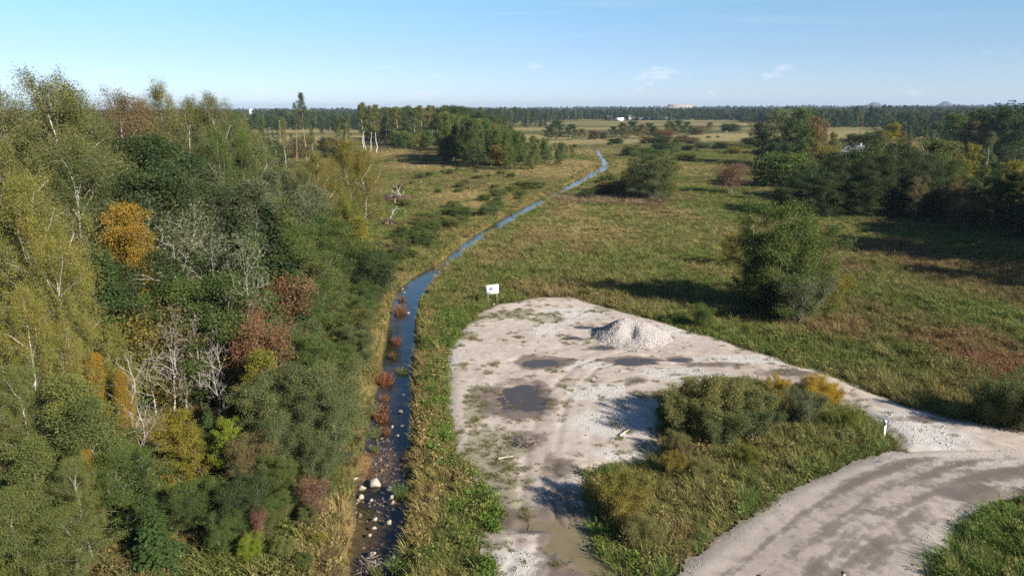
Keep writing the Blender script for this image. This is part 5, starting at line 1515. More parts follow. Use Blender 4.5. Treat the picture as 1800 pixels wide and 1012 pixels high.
def free(x, y, lot=.1, road_=.1):
    sd = sdist(x, y, LOT); rd = sdist(x, y, ROAD); d, hw, p = stream_d(x, y)
    w = (fbm(x, y, 1.2, 3, 81) - .5) * 1.0
    return (sd + w > lot) & (rd + w > road_) & (d > hw + np.where(y > 100, .35, .45))


def spread_grass(name, meshes, D0, D1, dens, s0, s1, label, colf=1.0, cond=None, margin=1.2, tcol=None, zf=ground_z, cat='grass'):
    n = int(.74 * margin * (D1 * D1 - D0 * D0) * dens)
    x, y = in_view(D0, D1, n, margin)
    k = free(x, y) if cond is None else cond(x, y)
    x, y = x[k], y[k]; n = len(x)
    z = zf(x, y)
    c = meadow_col(x, y) if tcol is None else tcol(x, y)
    c = c * colf * 1.14 * g_.uniform(.8, 1.25, (n, 1))
    # a few blades of each patch run to straw
    st = g_.uniform(size=n) < .10
    c[st] = c[st] * .4 + np.array([.24, .185, .085]) * .6
    s = g_.uniform(s0, s1, n) * (.45 + 1.1 * fbm(x, y, 2.2, 3, 88))
    return scatter(name, meshes, gm, np.stack([x, y, z], 1), g_.uniform(0, 6.28, n), np.stack([s, s, np.minimum(s, 1.25) * g_.uniform(.75, 1.25, n) * np.where(y > 110, .75, 1.0)], 1), c, label, cat)


spread_grass('meadow_grass', T_short + T_mid + T_forb[:1], 22, 50, 7.0, .8, 1.35, 'rough green and straw grass near the yard and road')
spread_grass('meadow_grass', T_mid + T_short + T_forb[:1], 50, 95, 3.4, 1.0, 1.7, 'tussocky grass of the middle meadow', margin=1.15)
spread_grass('meadow_grass', T_mid + T_short, 95, 190, .95, 1.4, 2.6, 'grass of the far meadow', margin=1.1)
spread_grass('meadow_grass', T_mid + T_short, 190, 420, .20, 2.2, 4.2, 'dry grass of the farthest meadow', margin=1.05)


def tuss(x, y):
    return free(x, y, .6, .6) & (fbm(x, y, 7, 3, 35) > .50) & (fbm(x, y, 1.6, 3, 36) > .52)


def tuss_col(x, y):
    c = meadow_col(x, y)
    k = sstep(.4, .62, fbm(x, y, 5, 3, 37))[:, None]
    return c * .5 + (np.array([.22, .175, .085]) * k + np.array([.10, .125, .04]) * (1 - k)) * .5


spread_grass('tussock_grass', T_tall + T_mid[:1], 34, 150, 1.3, .45, .95, 'taller straw and green tussocks standing out of the meadow', cond=tuss, tcol=tuss_col, margin=1.1)


def bank(x, y):
    d, hw, p = stream_d(x, y)
    e = d - hw
    left = x < np.interp(y, [q[1] for q in SCN], [q[0] for q in SCN])
    reed = (y > 78) & (e > -1.6) & (fbm(x, y * .5, 4.0, 3, 97) > .56)
    return (reed & (e < .9)) | (e > np.where(y > 100, .45, np.where(left, .15, .6))) & (e < 3.0) & (sdist(x, y, LOT) > .1) & (fbm(x, y, 1.8, 3, 55) > .36)


def bank_col(x, y):
    c = meadow_col(x, y)
    d, hw, p = stream_d(x, y)
    e = d - hw
    left = x < np.interp(y, [q[1] for q in SCN], [q[0] for q in SCN])
    n_ = fbm(x, y, 1.6, 3, 57)
    green = np.array([.075, .10, .03]); straw = np.array([.235, .18, .07]); brown = np.array([.13, .10, .055])
    cc = np.where((n_ > .56)[:, None], green, np.where((n_ < .42)[:, None], brown, straw))
    cr = np.where((n_ > .47)[:, None], green, np.where((n_ < .38)[:, None], straw, brown))
    k = sstep(.9, 1.8, e)[:, None]
    cc = cc + (np.where((n_ > .5)[:, None], green, np.array([.14, .13, .05])) - cc) * k
    return np.where(left[:, None], cc, cr)


spread_grass('bank_grass', T_tall + T_mid[:1] + T_forb[:2], 20, 95, 5.0, .35, .75, 'tall straw and green grass on the stream banks', cond=bank, tcol=bank_col)
spread_grass('bank_grass', T_mid + T_tall[:1], 95, 300, 1.0, .8, 1.3, 'tall straw grass on the far stream banks', cond=bank, tcol=bank_col)


def isl(x, y):
    ok = free(x, y, .35, .12)
    return ok & (y < 52) & (x > 3) & (fbm(x, y, 1.7, 3, 59) > .40)


def isl_col(x, y):
    c = meadow_col(x, y) * .5 + np.array([.115, .14, .044]) * .6
    e = sdist(x, y, ROAD)
    k = (1 - sstep(.6, 1.5, e))[:, None]
    return c + (np.array([.085, .14, .042]) - c) * k * .85


spread_grass('tall_weeds', T_tall[:2] + T_forb[:1] + T_mid, 24, 52, 4.0, .5, .95, 'tall weeds and grass between yard and road', cond=isl, tcol=isl_col)


def lush_edge(x, y):
    sd = sdist(x, y, LOT)
    return (sd > -.2) & (sd < 2.6) & (x < 6) & (y > 26) & (stream_d(x, y)[0] > 2.2) & (fbm(x, y, 2.0, 3, 58) > .44)


spread_grass('broad_leaved_weeds', T_forb, 24, 72, 5.0, .7, 1.25, 'bright broad-leaved weeds along the edge of the yard', cond=lush_edge, tcol=lambda x, y: np.tile(np.array([.085, .135, .028]), (len(x), 1)) * (.6 + .8 * fbm(x, y, 1.5, 3, 60))[:, None], cat='weeds')


def weed_cond(x, y):
    sd = sdist(x, y, LOT)
    k = sd < .1
    w = np.zeros(len(x))
    w[k] = lot_attr(x[k], y[k])['mask'][:, 2]
    f = fbm(x, y, .9, 4, 44)
    q = g(912, 700)
    w = np.maximum(w, np.where(np.hypot((x - q[0]) / 1.8, (y - q[1]) / 2.2) < 1, .62 * (lot_z(x, y) > -.06), 0))
    return k & (g_.uniform(size=len(x)) < np.clip(w * 1.0 + (f - .5) * 2.6 - .22, 0, .9))


spread_grass('yard_weeds', T_weed + T_short[:1], 25, 76, 22.0, .28, .75, 'low weeds spreading over the yard gravel', cond=weed_cond, zf=lot_z, margin=.9, tcol=lambda x, y: np.tile(np.array([.115, .115, .042]), (len(x), 1)), cat='weeds')


def litter_cond(x, y):
    return (sdist(x, y, WOOD_FLOOR) < -1) & free(x, y)


# brown reeds at the foot of the rusty bush
def reed_cond(x, y):
    q = g(1095, 352); return (np.hypot((x - q[0]) / 13, (y - q[1]) / 7) + (fbm(x, y, 4, 3, 5) - .5) < 1)


spread_grass('dry_reeds', T_tall, 120, 175, 1.6, 1.2, 1.9, 'brown dry reeds below the big willow', cond=reed_cond, tcol=lambda x, y: np.tile(np.array([.165, .125, .078]), (len(x), 1)) * (.6 + .8 * fbm(x, y, 3, 3, 6))[:, None], margin=1.0, cat='reeds')

# pebbles on the pale gravel
def pebble(seed):
    b = MB(); r = np.random.default_rng(seed)
    v = np.array([[-1, -1, -.6], [1, -1, -.6], [1, 1, -.6], [-1, 1, -.6], [-.7, -.7, .6], [.7, -.7, .6], [.7, .7, .6], [-.7, .7, .6]]) * .5 + r.normal(size=(8, 3)) * .12
    b.add(v, [[0, 3, 2, 1], [4, 5, 6, 7], [0, 1, 5, 4], [1, 2, 6, 5], [2, 3, 7, 6], [3, 0, 4, 7]], r.uniform())
    return b.mesh('pebble')


PEB = [pebble(700 + i) for i in range(5)]
m, t = new_mat('pebble_mass'); MATS['pebble_mass'] = m
it = N(t, 'ShaderNodeAttribute', attribute_name='tint', attribute_type='INSTANCER')
d = N(t, 'ShaderNodeBsdfDiffuse'); t.links.new(it.outputs['Color'], d.inputs['Color']); out(t, d.outputs[0])
x = g_.uniform(-6, 46, 60000); y = g_.uniform(25, 74, 60000)
k = sdist(x, y, LOT) < 0
x, y = x[k], y[k]
w = lot_attr(x, y)['mask']
k = (w[:, 1] + (fbm(x, y, 1.0, 3, 45) - .5) > .74) & (w[:, 0] < .3)
x, y = x[k], y[k]; n = len(x)
s = g_.uniform(.025, .075, n) + .05 * (g_.uniform(size=n) < .03)
scatter('gravel_stones', PEB, [MATS['pebble_mass']], np.stack([x, y, lot_z(x, y) + s * .15], 1), g_.uniform(0, 6.28, n), s, np.array([.46, .43, .395])[None] * g_.uniform(.55, 1.15, (n, 1)), 'loose pale stones on the yard', 'gravel')
x = g_.uniform(4, 50, 30000); y = g_.uniform(25, 50, 30000)
k = sdist(x, y, ROAD) < 0
x, y = x[k], y[k]; w = road_attr(x, y)['mask']
k = (w[:, 1] + (fbm(x, y, 1.0, 3, 46) - .5) > .55)
x, y = x[k], y[k]; n = len(x)
s = g_.uniform(.02, .055, n)
scatter('gravel_stones', PEB, [MATS['pebble_mass']], np.stack([x, y, road_z(x, y) + s * .15], 1), g_.uniform(0, 6.28, n), s, np.array([.36, .335, .315])[None] * g_.uniform(.6, 1.15, (n, 1)), 'loose grey stones on the road edges', 'gravel')

# ------------------------------------------------------------------ the heap of crushed stone
hp = g(1112, 600)
heap = empty('gravel_heap', (hp[0] + .15, hp[1] + 1.2, 0), 0, (.76, .80, .64))
tag(heap, 'heap of pale crushed stone tipped on the yard', 'gravel heap')


def heap_z(x, y):
    def cone(cx, cy, h, r):
        dd = np.hypot(x - cx, y - cy)
        return h - (np.sqrt(dd * dd + .12) - .3) * (h / r)
    a = cone(-.75, .55, 2.75, 3.7)
    b_ = cone(1.15, .15, 2.15, 3.5)
    c_ = cone(.35, .45, 2.3, 3.6)
    ridge = cone(.75, -1.2, 1.55, 2.7)
    st = np.stack([a, b_, c_, ridge])
    z = np.log(np.exp(st * 7).sum(0)) / 7 - .08
    # hollow dug into the front between the two tips
    hol = np.exp(-(((x + .55) / .75) ** 2 + ((y + 1.15) / 1.25) ** 2))
    z = z - .75 * hol
    z = np.where(z > -.2, z + (fbm(x + 40, y + 40, .7, 3, 34) - .5) * .28, z)
    return z


hx = np.arange(-4.6, 5.4, .14); hy = np.arange(-4.6, 4.6, .14)
hm = grid_mesh('stone_mound', hx, hy, lambda x, y: heap_z(x, y), lambda x, y: heap_z(x, y) > -.12)
link('mound', hm, MATS['crushed_stone'], heap)
n = 26000
x = g_.uniform(-4.8, 5.6, n); y = g_.uniform(-4.8, 4.6, n)
z = heap_z(x, y); k = (z > -.02) | ((z > -.6) & (g_.uniform(size=n) < .12))
x, y, z = x[k], y[k], np.maximum(z[k], .03); n = len(x)
s = g_.uniform(.04, .10, n) + .06 * (g_.uniform(size=n) < .05)
cc = np.array([.43, .395, .37])[None] * g_.uniform(.6, 1.15, (n, 1))
o = scatter('stones', PEB, [MATS['pebble_mass']], np.stack([x, y, z + s * .1], 1), g_.uniform(0, 6.28, n), s, cc, None, None, tilt=g_.uniform(-.8, .8, (n, 2)), parent=heap)

# ------------------------------------------------------------------ boulders and twigs in the stream, reeds
def rock(seed, sub=2):
    g2 = np.random.default_rng(seed)
    n = 5 * sub
    u = np.linspace(-1, 1, n)
    V = []; Q = []
    # cube sphere
    faces = [((1, 0, 0), (0, 1, 0), (0, 0, 1)), ((-1, 0, 0), (0, 0, 1), (0, 1, 0)), ((0, 1, 0), (0, 0, 1), (1, 0, 0)), ((0, -1, 0), (1, 0, 0), (0, 0, 1)), ((0, 0, 1), (1, 0, 0), (0, 1, 0)), ((0, 0, -1), (0, 1, 0), (1, 0, 0))]
    planes = [(unit(g2.normal(size=3)), g2.uniform(.45, .80)) for _ in range(9)]
    for f, a, b_ in faces:
        f, a, b_ = map(np.array, (f, a, b_))
        base = len(V)
        for i in range(n):
            for j in range(n):
                p = unit(f + a * u[i] + b_ * u[j])
                r_ = 1.0
                for nn, dd in planes:
                    c_ = p @ nn
                    if c_ > 0:
                        r_ = min(r_, dd / max(c_, 1e-3))
                V.append(p * r_)
        for i in range(n - 1):
            for j in range(n - 1):
                q = base + i * n + j
                Q.append([q, q + n, q + n + 1, q + 1])
    V = np.array(V)
    V = V * (1 + .08 * (vn(V[:, 0] * 2.5 + 9, V[:, 1] * 2.5 + V[:, 2] * 1.7, seed) - .5)[:, None])
    return mesh_quads('boulder', V, Q, smooth=False)


ROCK = [rock(800 + i) for i in range(5)]
for i, (px, py, w, mat, lab) in enumerate([
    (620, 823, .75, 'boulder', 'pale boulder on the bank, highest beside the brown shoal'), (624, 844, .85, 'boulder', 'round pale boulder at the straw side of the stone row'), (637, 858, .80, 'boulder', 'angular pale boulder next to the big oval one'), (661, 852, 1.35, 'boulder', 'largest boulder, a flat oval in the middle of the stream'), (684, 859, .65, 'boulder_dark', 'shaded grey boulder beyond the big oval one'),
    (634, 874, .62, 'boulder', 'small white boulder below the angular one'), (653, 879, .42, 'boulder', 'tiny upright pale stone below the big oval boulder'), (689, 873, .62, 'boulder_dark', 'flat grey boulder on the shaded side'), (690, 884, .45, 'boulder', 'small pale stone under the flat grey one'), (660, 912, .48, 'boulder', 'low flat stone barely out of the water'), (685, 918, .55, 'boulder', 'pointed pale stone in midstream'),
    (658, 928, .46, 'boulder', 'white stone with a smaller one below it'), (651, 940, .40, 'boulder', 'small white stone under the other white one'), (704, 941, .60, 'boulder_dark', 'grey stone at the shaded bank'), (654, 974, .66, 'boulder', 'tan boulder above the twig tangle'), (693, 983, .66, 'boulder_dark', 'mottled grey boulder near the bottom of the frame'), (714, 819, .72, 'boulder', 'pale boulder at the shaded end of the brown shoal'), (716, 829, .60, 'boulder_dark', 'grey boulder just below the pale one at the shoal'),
    (704, 724, .75, 'boulder', 'oval white stone beside the lower red reeds'), (706, 749, .55, 'boulder', 'white stone below the oval one'), (690, 750, .40, 'boulder', 'small stone touching the red reeds'), (700, 765, .40, 'boulder', 'small stone above the brown shoal'), (709, 694, .55, 'boulder', 'notched grey stone beside the upper red reeds'), (771, 478, .55, 'boulder', 'white stone at the narrow bend'), (708, 508, .40, 'boulder', 'white stone at the reed edge under the bend'), (711, 514, .35, 'boulder', 'tiny white stone beneath the one at the reed edge'), (718, 550, .5, 'boulder', 'white stone beside the first red reeds')]):
    q = g(px, py, WL)
    o = link('boulder', ROCK[i % 5], MATS[mat], None, (q[0], q[1], WL + .06 * w), R_.uniform(0, 6.28), (w * .31, w * .26, w * .24))
    tag(o, lab, 'boulder', 'boulders in the stream')


n = 1000
y = g_.uniform(26, 47, n); xc = np.interp(y, [q[1] for q in SCN], [q[0] for q in SCN]); x = xc + g_.uniform(-1.7, 1.7, n)
d_, hw_, _p = stream_d(x, y)
k = (d_ < hw_ - .05) & (fbm(x, y, 1.5, 3, 63) > .47)
x, y = x[k], y[k]; n = len(x)
sz = g_.uniform(.05, .19, n)
scatter('stream_stones', PEB, [MATS['pebble_mass']], np.stack([x, y, ground_z(x, y) + sz * .12], 1), g_.uniform(0, 6.28, n), sz, np.array([.20, .165, .125])[None] * g_.uniform(.5, 1.4, (n, 1)), 'brown stones on the bed of the stream', 'stones', tilt=g_.uniform(-.6, .6, (n, 2)))


def reed_clump(seed, n, h, spr):
    return tuft(seed, n, h, spr, .04, .6, .5, 3, 190)


RC = [reed_clump(830 + i, 130 + 25 * (i % 3), .7 + .12 * (i % 2), .38 + .1 * (i % 3)) for i in range(6)]
for i, (px, py, s, sy, mat, lab) in enumerate([(709, 528, .9, 1.2, 'reed_red', 'highest clump of red reeds in the stream'), (705, 550, 1.15, 1.5, 'reed_red', 'clump of red reeds just below the highest one'), (698, 602, .8, .9, 'reed_red', 'small clump of red reeds in open blue water'), (690, 628, .7, 1.2, 'reed_red', 'thin clump of red reeds near the green tuft'), (682, 672, 1.35, 1.5, 'reed_red', 'large clump of red reeds at the widest water'), (677, 702, .55, 1.2, 'reed_red', 'thin red reeds linking the two large clumps'),
                                        (674, 735, 1.35, 1.4, 'reed_red', 'lowest large clump of red reeds'), (680, 762, .6, .8, 'reed_red', 'red reed tips at the foot of the lowest clump'), (710, 655, .8, .8, 'reed_green', 'dark green tuft against the shaded bank'), (664, 765, .7, .9, 'reed_green', 'green reeds below the lowest red clump'), (660, 792, .5, .5, 'reed_green', 'small green tuft above the brown shoal'), (700, 1000, .9, .9, 'reed_green', 'green tuft at the bottom of the stream'), (655, 1010, .8, .6, 'reed_green', 'green tuft under the twig tangle'), (706, 870, .8, .8, 'reed_green', 'straw tuft leaning in beside the boulders')]):
    q = g(px, py, WL)
    o = link('reed_clump', RC[i % 6], MATS[mat], None, (q[0] + R_.uniform(-.2, .2), q[1], WL - .05), R_.uniform(-.5, .5), (s * R_.uniform(.75, 1.1), s * sy * R_.uniform(.8, 1.2), s * R_.uniform(.8, 1.1)))
    tag(o, lab, 'reeds', 'reed clumps in the stream')


def twig_pile(seed, n, L, spr, h):
    g2 = np.random.default_rng(seed); b = MB()
    for i in range(n):
        c = np.array([g2.normal() * spr, g2.normal() * spr, abs(g2.normal()) * h + .03])
        a = unit(g2.normal(size=3) * np.array([1, 1, .35])) * L * g2.uniform(.4, 1)
        mdl = c + g2.normal(size=3) * .06
        b.tube(np.array([c - a / 2, mdl, c + a / 2]), np.array([.022, .018, .008]), 3, g2.uniform())
    return b.mesh('twigs')


q = g(650, 996, WL)
tag(link('twig_tangle', twig_pile(850, 40, .9, .25, .12), MATS['bark_twig'], None, (q[0], q[1], WL + .05)), 'tangle of dry twigs caught in the stream', 'twigs')
q = g(926, 782)
bp = tag(link('brush_pile', twig_pile(851, 70, 1.0, .28, .18), MATS['bark_twig'], None, (q[0], q[1], .05)), 'small brush pile lying on the sandy yard', 'brush pile')
b = MB(); b.tube(np.array([[-.75, -.1, .07], [0, .0, .08], [.75, .12, .07]]), np.array([.075, .07, .055]), 8)
q = g(1100, 760)
tag(link('log', b.mesh('log', True), MATS['dry_wood'], None, (q[0], q[1], .0), .75), 'pale log lying on the yard before the big shrub mass', 'log')
q = g(889, 805)
tag(link('log', bpy.data.meshes['log'], MATS['dry_wood'], None, (q[0], q[1], .0), .15, (.6, .8, .8)), 'short pale log beside the weedy strip', 'log')
for i, (px, py, w, lab) in enumerate([(1247, 672, .75, 'white limestone block in front of the big shrub mass'), (1186, 694, .6, 'white limestone block lying in the yard weeds'), (1230, 668, .4, 'smaller limestone lump beside the white block'), (1092, 824, .28, 'small white stone near the round yellow-green shrub'), (1031, 765, .22, 'small pale stone alone on the sand'), (868, 535, .35, 'pale stone at the foot of the notice board')]):
    q = g(px, py)
    tag(link('limestone_block', ROCK[(i + 2) % 5], MATS['boulder'], None, (q[0], q[1], w * .16), i * 1.3, (w * .36, w * .30, w * .26)), lab, 'stone')

# ------------------------------------------------------------------ notice board
q = g(866, 533, 0)
nb = empty('notice_board', (q[0], q[1], 0.02), math.radians(24))
tag(nb, 'white notice board on two thin posts at the edge of the yard', 'notice board')


def boxobj(name, c, s, mat, parent, rz=0.0, taper=1.0):
    b = MB(); b.box(c, s, rz, .5, taper)
    return link(name, b.mesh(name), MATS[mat], parent)


boxobj('panel', (0, 0, 1.50), (1.36, .03, .98), 'white_board', nb)
for s in (-1, 1):
    boxobj('post', (s * .5, .045, .95), (.06, .05, 1.95), 'galvanised', nb)
fl = boxobj('flag', (-.16, -.0195, 1.58), (.42, .006, .30), 'flag_blue', nb)
V = []; Q = []
b = MB()
for i in range(12):
    a = i * math.pi / 6
    cx, cz = -.16 + .085 * math.cos(a), 1.60 + .085 * math.sin(a)
    pts = [(cx + (.017 if j % 2 == 0 else .007) * math.sin(j * math.pi / 5), -.0245, cz + (.017 if j % 2 == 0 else .007) * math.cos(j * math.pi / 5)) for j in range(10)]
    base = len(V)
    V += pts; V += [(p[0], -.0225, p[2]) for p in pts]
    Q.append([base + j for j in range(10)])
me = bpy.data.meshes.new('stars'); me.from_pydata(V, [], Q)
link('stars', me, MATS['flag_star'], nb)
boxobj('emblem', (.24, -.0195, 1.67), (.15, .006, .13), 'dark_print', nb)
for i in range(4):
    boxobj('text_line', (0, -.0175, 1.36 - .075 * i), (.9 - .12 * (i % 2), .003, .018), 'galvanised', nb)

# ------------------------------------------------------------------ roadside marker post
q = g(1553, 768, 0)
mp_ = empty('marker_post', (q[0], q[1], -.12), .5)
tag(mp_, 'white marker post with a black band at the corner of track and road', 'marker post')
b = MB()
def prism(b, z0, z1, w, dpt, top_slope=0.0):
    x_, y_ = w / 2, dpt / 2
    v = np.array([[-x_, -y_, z0], [x_, -y_, z0], [x_ * .8, y_, z0], [-x_ * .8, y_, z0], [-x_, -y_, z1], [x_, -y_, z1], [x_ * .8, y_, z1 + top_slope], [-x_ * .8, y_, z1 + top_slope]])
    b.add(v, [[0, 3, 2, 1], [4, 5, 6, 7], [0, 1, 5, 4], [1, 2, 6, 5], [2, 3, 7, 6], [3, 0, 4, 7]])
prism(b, 0, .93, .13, .11)
link('body', b.mesh('body'), MATS['post_white'], mp_)
b = MB(); prism(b, .93, 1.12, .134, .114)
link('black_band', b.mesh('black_band'), MATS['post_black'], mp_)
b = MB(); prism(b, 1.12, 1.22, .13, .11, .06)
link('top_cap', b.mesh('top_cap'), MATS['post_white'], mp_)
boxobj('reflector', (0, -.062, 1.025), (.05, .006, .15), 'reflector', mp_)

# ------------------------------------------------------------------ root plates with dead trees on the clearing
def root_plate(px, base, w, h, seed, label, limb_dir):
    q = g(px, base, -.1)
    g2 = np.random.default_rng(seed)
    e = empty('uprooted_tree', (q[0], q[1], gz(q[0], q[1])))
    tag(e, label, 'uprooted tree', 'uprooted trees on the clearing')
    n = 14
    V = []; Q = []
    for j in range(n):
        for i in range(n):
            u = -1 + 2 * i / (n - 1); v = j / (n - 1)
            edge = max(0, 1 - abs(u) ** 2.5) * math.sqrt(max(0.02, 1 - (v - .35) ** 2 / .55))
            jag = vn(np.array([u * 3 + 7]), np.array([v * 3 + seed]), seed)[0] - .5
            V.append((u * w / 2 * (1 + .2 * jag), -(.45 * w * .35) * edge + jag * .5, -.1 + v * h * (.8 + .5 * vn(np.array([u * 2.2 + 3]), np.array([.5 + seed]), seed)[0])))
    for j in range(n - 1):
        for i in range(n - 1):
            Q.append([j * n + i, j * n + i + 1, (j + 1) * n + i + 1, (j + 1) * n + i])
    nn = len(V)
    V2 = [(a * .9, b_ + .5 + .3 * w * .2, c_ * .95) for a, b_, c_ in V]
    Q2 = [[a + nn for a in f[::-1]] for f in Q]
    ring = [i for i in range(n)] + [j * n + n - 1 for j in range(1, n)] + [(n - 1) * n + i for i in range(n - 2, -1, -1)] + [j * n for j in range(n - 2, 0, -1)]
    Q3 = [[ring[i], ring[i] + nn, ring[(i + 1) % len(ring)] + nn, ring[(i + 1) % len(ring)]] for i in range(len(ring))]
    link('root_plate', mesh_quads('root_plate', V + V2, Q + Q2 + Q3), MATS['root_soil'], e)
    bb = MB()
    for i in range(5):
        c_ = np.array([g2.uniform(-.4, .4) * w, -.25 * w * .5, g2.uniform(.05, .45) * h])
        bb.add(np.array([[-.5, 0, -.4], [.5, -.1, -.35], [.45, .15, .45], [-.4, .1, .5]]) * np.array([w * .13, .3, h * .26]) + c_ + np.array([0, -.12, 0]), [[0, 1, 2, 3]])
    link('clay', bb.mesh('clay'), MATS['root_clay'], e)
    bb = MB()
    for i in range(16):
        a = g2.uniform(0, math.pi); r1 = g2.uniform(.5, 1.1) * w * .5
        p0 = np.array([math.cos(a) * w * .3, -.1, .3 * h + math.sin(a) * h * .35])
        p1 = p0 + np.array([math.cos(a) * r1 * .5, -.2, abs(math.sin(a)) * r1 * .3])
        p2 = p1 + np.array([math.cos(a + .5) * r1 * .4, -.1, g2.uniform(-.3, .4)])
        bb.tube(np.array([p0, p1, p2]), np.array([.09, .05, .015]), 4)
    link('roots', bb.mesh('roots'), MATS['root_soil'], e)
    bb = MB()
    for dx, dz, ln, r_ in limb_dir:
        P = [np.array([dx * .2, .3, h * .5])]
        d_ = unit(np.array([dx, .25, dz]))
        for s in range(5):
            P.append(P[-1] + d_ * ln / 5); d_ = unit(d_ + g2.normal(size=3) * .28)
        bb.tube(np.array(P), np.linspace(r_, .03, 6), 5)
        for s in (2, 3, 4):
            d2 = unit(d_ + g2.normal(size=3) * .8)
            bb.tube(np.array([P[s], P[s] + d2 * ln * .18, P[s] + d2 * ln * .32 + g2.normal(size=3) * .1]), np.array([.05, .03, .01]), 4)
    link('dead_limbs', bb.mesh('dead_limbs'), MATS['bark_dead'], e)


root_plate(706, 358, 3.6, 1.9, 5, 'wide uprooted root plate with pale arching limbs on the clearing', [(-1.0, .9, 3.6, .14), (-.7, .8, 3.0, .12), (-.2, .7, 3.4, .12), (.3, 1.0, 2.0, .1), (-1.2, .4, 2.6, .1)])
root_plate(684, 394, 1.7, 1.2, 8, 'small uprooted root plate with a white stem above it', [(.35, 1.2, 3.2, .14), (-.9, .5, 1.8, .06)])
q = g(675, 352, -.1)
tag(link('brush_pile', twig_pile(860, 420, 2.6, 1.3, .75), MATS['brush_twig'], None, (q[0], q[1], gz(q[0], q[1]))), 'purplish brush heap behind the wide root plate', 'brush pile')
# broken white stems
for px, base, top, D, w, lab in [(508, 372, 297, 0, .17, 'broken white stem standing at the rim of the clearing'), (614, 483, 452, 0, .14, 'short white stump stem at the tip of the wood')]:
    D = float(g(px, base, -.1)[1])
    x, zt = at_dist(px, top, D)
    bb = MB(); hh = zt - gz(x, D)
    bb.tube(np.array([[0, 0, -.3], [.05, 0, hh * .5], [-.03, 0, hh * .9], [.06, 0, hh]]), np.array([w, w * .85, w * .75, w * .25]), 7)
    tag(link('broken_stem', bb.mesh('broken_stem'), MATS['bark_birch'], None, (x, D, gz(x, D))), lab, 'tree stump')
# felled stumps on the clearing
bb = MB(); bb.tube(np.array([[0, 0, -.2], [0, 0, .12], [0, 0, .45]]), np.array([.34, .26, .24]), 9); bb.add(np.array([[-.17, -.17, .455], [.17, -.17, .455], [.17, .17, .455], [-.17, .17, .455]]), [[0, 1, 2, 3]])
sm = bb.mesh('tree_stump')
r = random.Random(31)
for i in range(20):
    q = g(r.uniform(660, 900), r.uniform(268, 400), -.1)
    if stream_d(np.array([q[0]]), np.array([q[1]]))[0][0] < 8:
        continue
    tag(link('tree_stump', sm, MATS['bark_twig'], None, (q[0], q[1], gz(q[0], q[1])), r.uniform(0, 6), (.8, .8, r.uniform(.6, 1.1))), 'low weathered stump scattered over the clearing', 'tree stump', 'old stumps of the clearing')

# ------------------------------------------------------------------ buildings far off
def house(name, loc, rz, L_, Wd, hw_, hr, wmat, rmat, label, cat='house', wins=3, hip=0.0, over=.3):
    e = empty(name, loc, rz)
    tag(e, label, cat)
    boxobj('walls', (0, 0, hw_ / 2), (L_, Wd, hw_), wmat, e)
    x_, y_ = L_ / 2 + over, Wd / 2 + over
    z0 = hw_ - .05
    V = [(-x_, -y_, z0), (x_, -y_, z0), (x_, y_, z0), (-x_, y_, z0), (-x_ + hip, 0, z0 + hr), (x_ - hip, 0, z0 + hr)]
    V += [(a, b_, c_ + .12) for a, b_, c_ in V]
    me = bpy.data.meshes.new('roof')
    me.from_pydata(V, [], [(0, 4, 5, 1), (2, 5, 4, 3), (0, 3, 4), (1, 5, 2), (6, 7, 11, 10), (8, 9, 10, 11), (6, 10, 9), (7, 8, 11), (0, 1, 7, 6), (1, 2, 8, 7), (2, 3, 9, 8), (3, 0, 6, 9)])
    rf = link('roof', me, MATS[rmat], e)
    for i in range(wins):
        xx = -L_ / 2 + L_ * (i + .7) / (wins + .4)
        w = boxobj('window', (xx, -Wd / 2 - .02, hw_ * .55), (1.1, .08, 1.2), 'wall_white', e)
        boxobj('pane', (xx, -Wd / 2 - .065, hw_ * .55), (.9, .03, 1.0), 'glass_dark', w)
    boxobj('door', (L_ / 2 - .9, -Wd / 2 - .03, 1.05), (.95, .08, 2.1), 'wall_wood', e)
    return e, rf


x, _ = at_dist(1508, 250, 302)
e, rf = house('farmhouse', (x, 302, -.5), math.radians(-28), 11, 8, 2.4, 2.5, 'wall_wood', 'roof_grey', 'farmhouse with a grey roof half hidden by the alder thicket', 'house', 3, 2.2)
boxobj('chimney', (1.2, .3, 5.0), (.6, .6, 1.5), 'wall_pale', rf)
q = g(1089, 212.5)
e, _ = house('white_hall', (q[0], q[1], 0), .25, 11, 8, 4.6, .5, 'wall_white', 'shed_dark', 'white flat-roofed hall in front of the far wood', 'building', 2)
q = g(1073, 211.5)
house('grey_shed', (q[0], q[1] + 15, 0), .1, 9, 8, 5.5, 1.2, 'shed_dark', 'roof_grey', 'grey shed beside the white hall', 'shed', 1)
q = g(1107, 211.5)
house('pale_cottage', (q[0], q[1], 0), .3, 7, 7, 4.2, 3.4, 'wall_pale', 'roof_grey', 'pale cottage with a pitched roof beyond the white hall', 'house', 2)
for i, (px, lab) in enumerate([(1124, 'long low dark barn next to the pale cottage'), (1146, 'long low dark barn, middle of three'), (1172, 'long low dark barn, last of three')]):
    q = g(px, 211.5)
    house('long_barn', (q[0], q[1] + 10, 0), .05, 19, 9, 4.0, 1.6, 'shed_dark', 'roof_grey', lab, 'barn', 5)
x, z = at_dist(440, 199, 1750)
b = MB(); b.tube(np.array([[0, 0, 0], [0, 0, 13], [0, 0, 27]]), np.array([6, 6, 6]), 12)
sil = empty('silo', (x, 1750, 8.5), 0, (.42, .42, .45)); tag(sil, 'white silo block standing over the far forest', 'silo')
link('tank', b.mesh('tank', True), MATS['wall_white'], sil)
b = MB(); b.tube(np.array([[9, 0, 0], [9, 0, 12], [9, 0, 24.5]]), np.array([5, 5, 5]), 12)
link('tank', b.mesh('tank', True), MATS['wall_white'], sil)
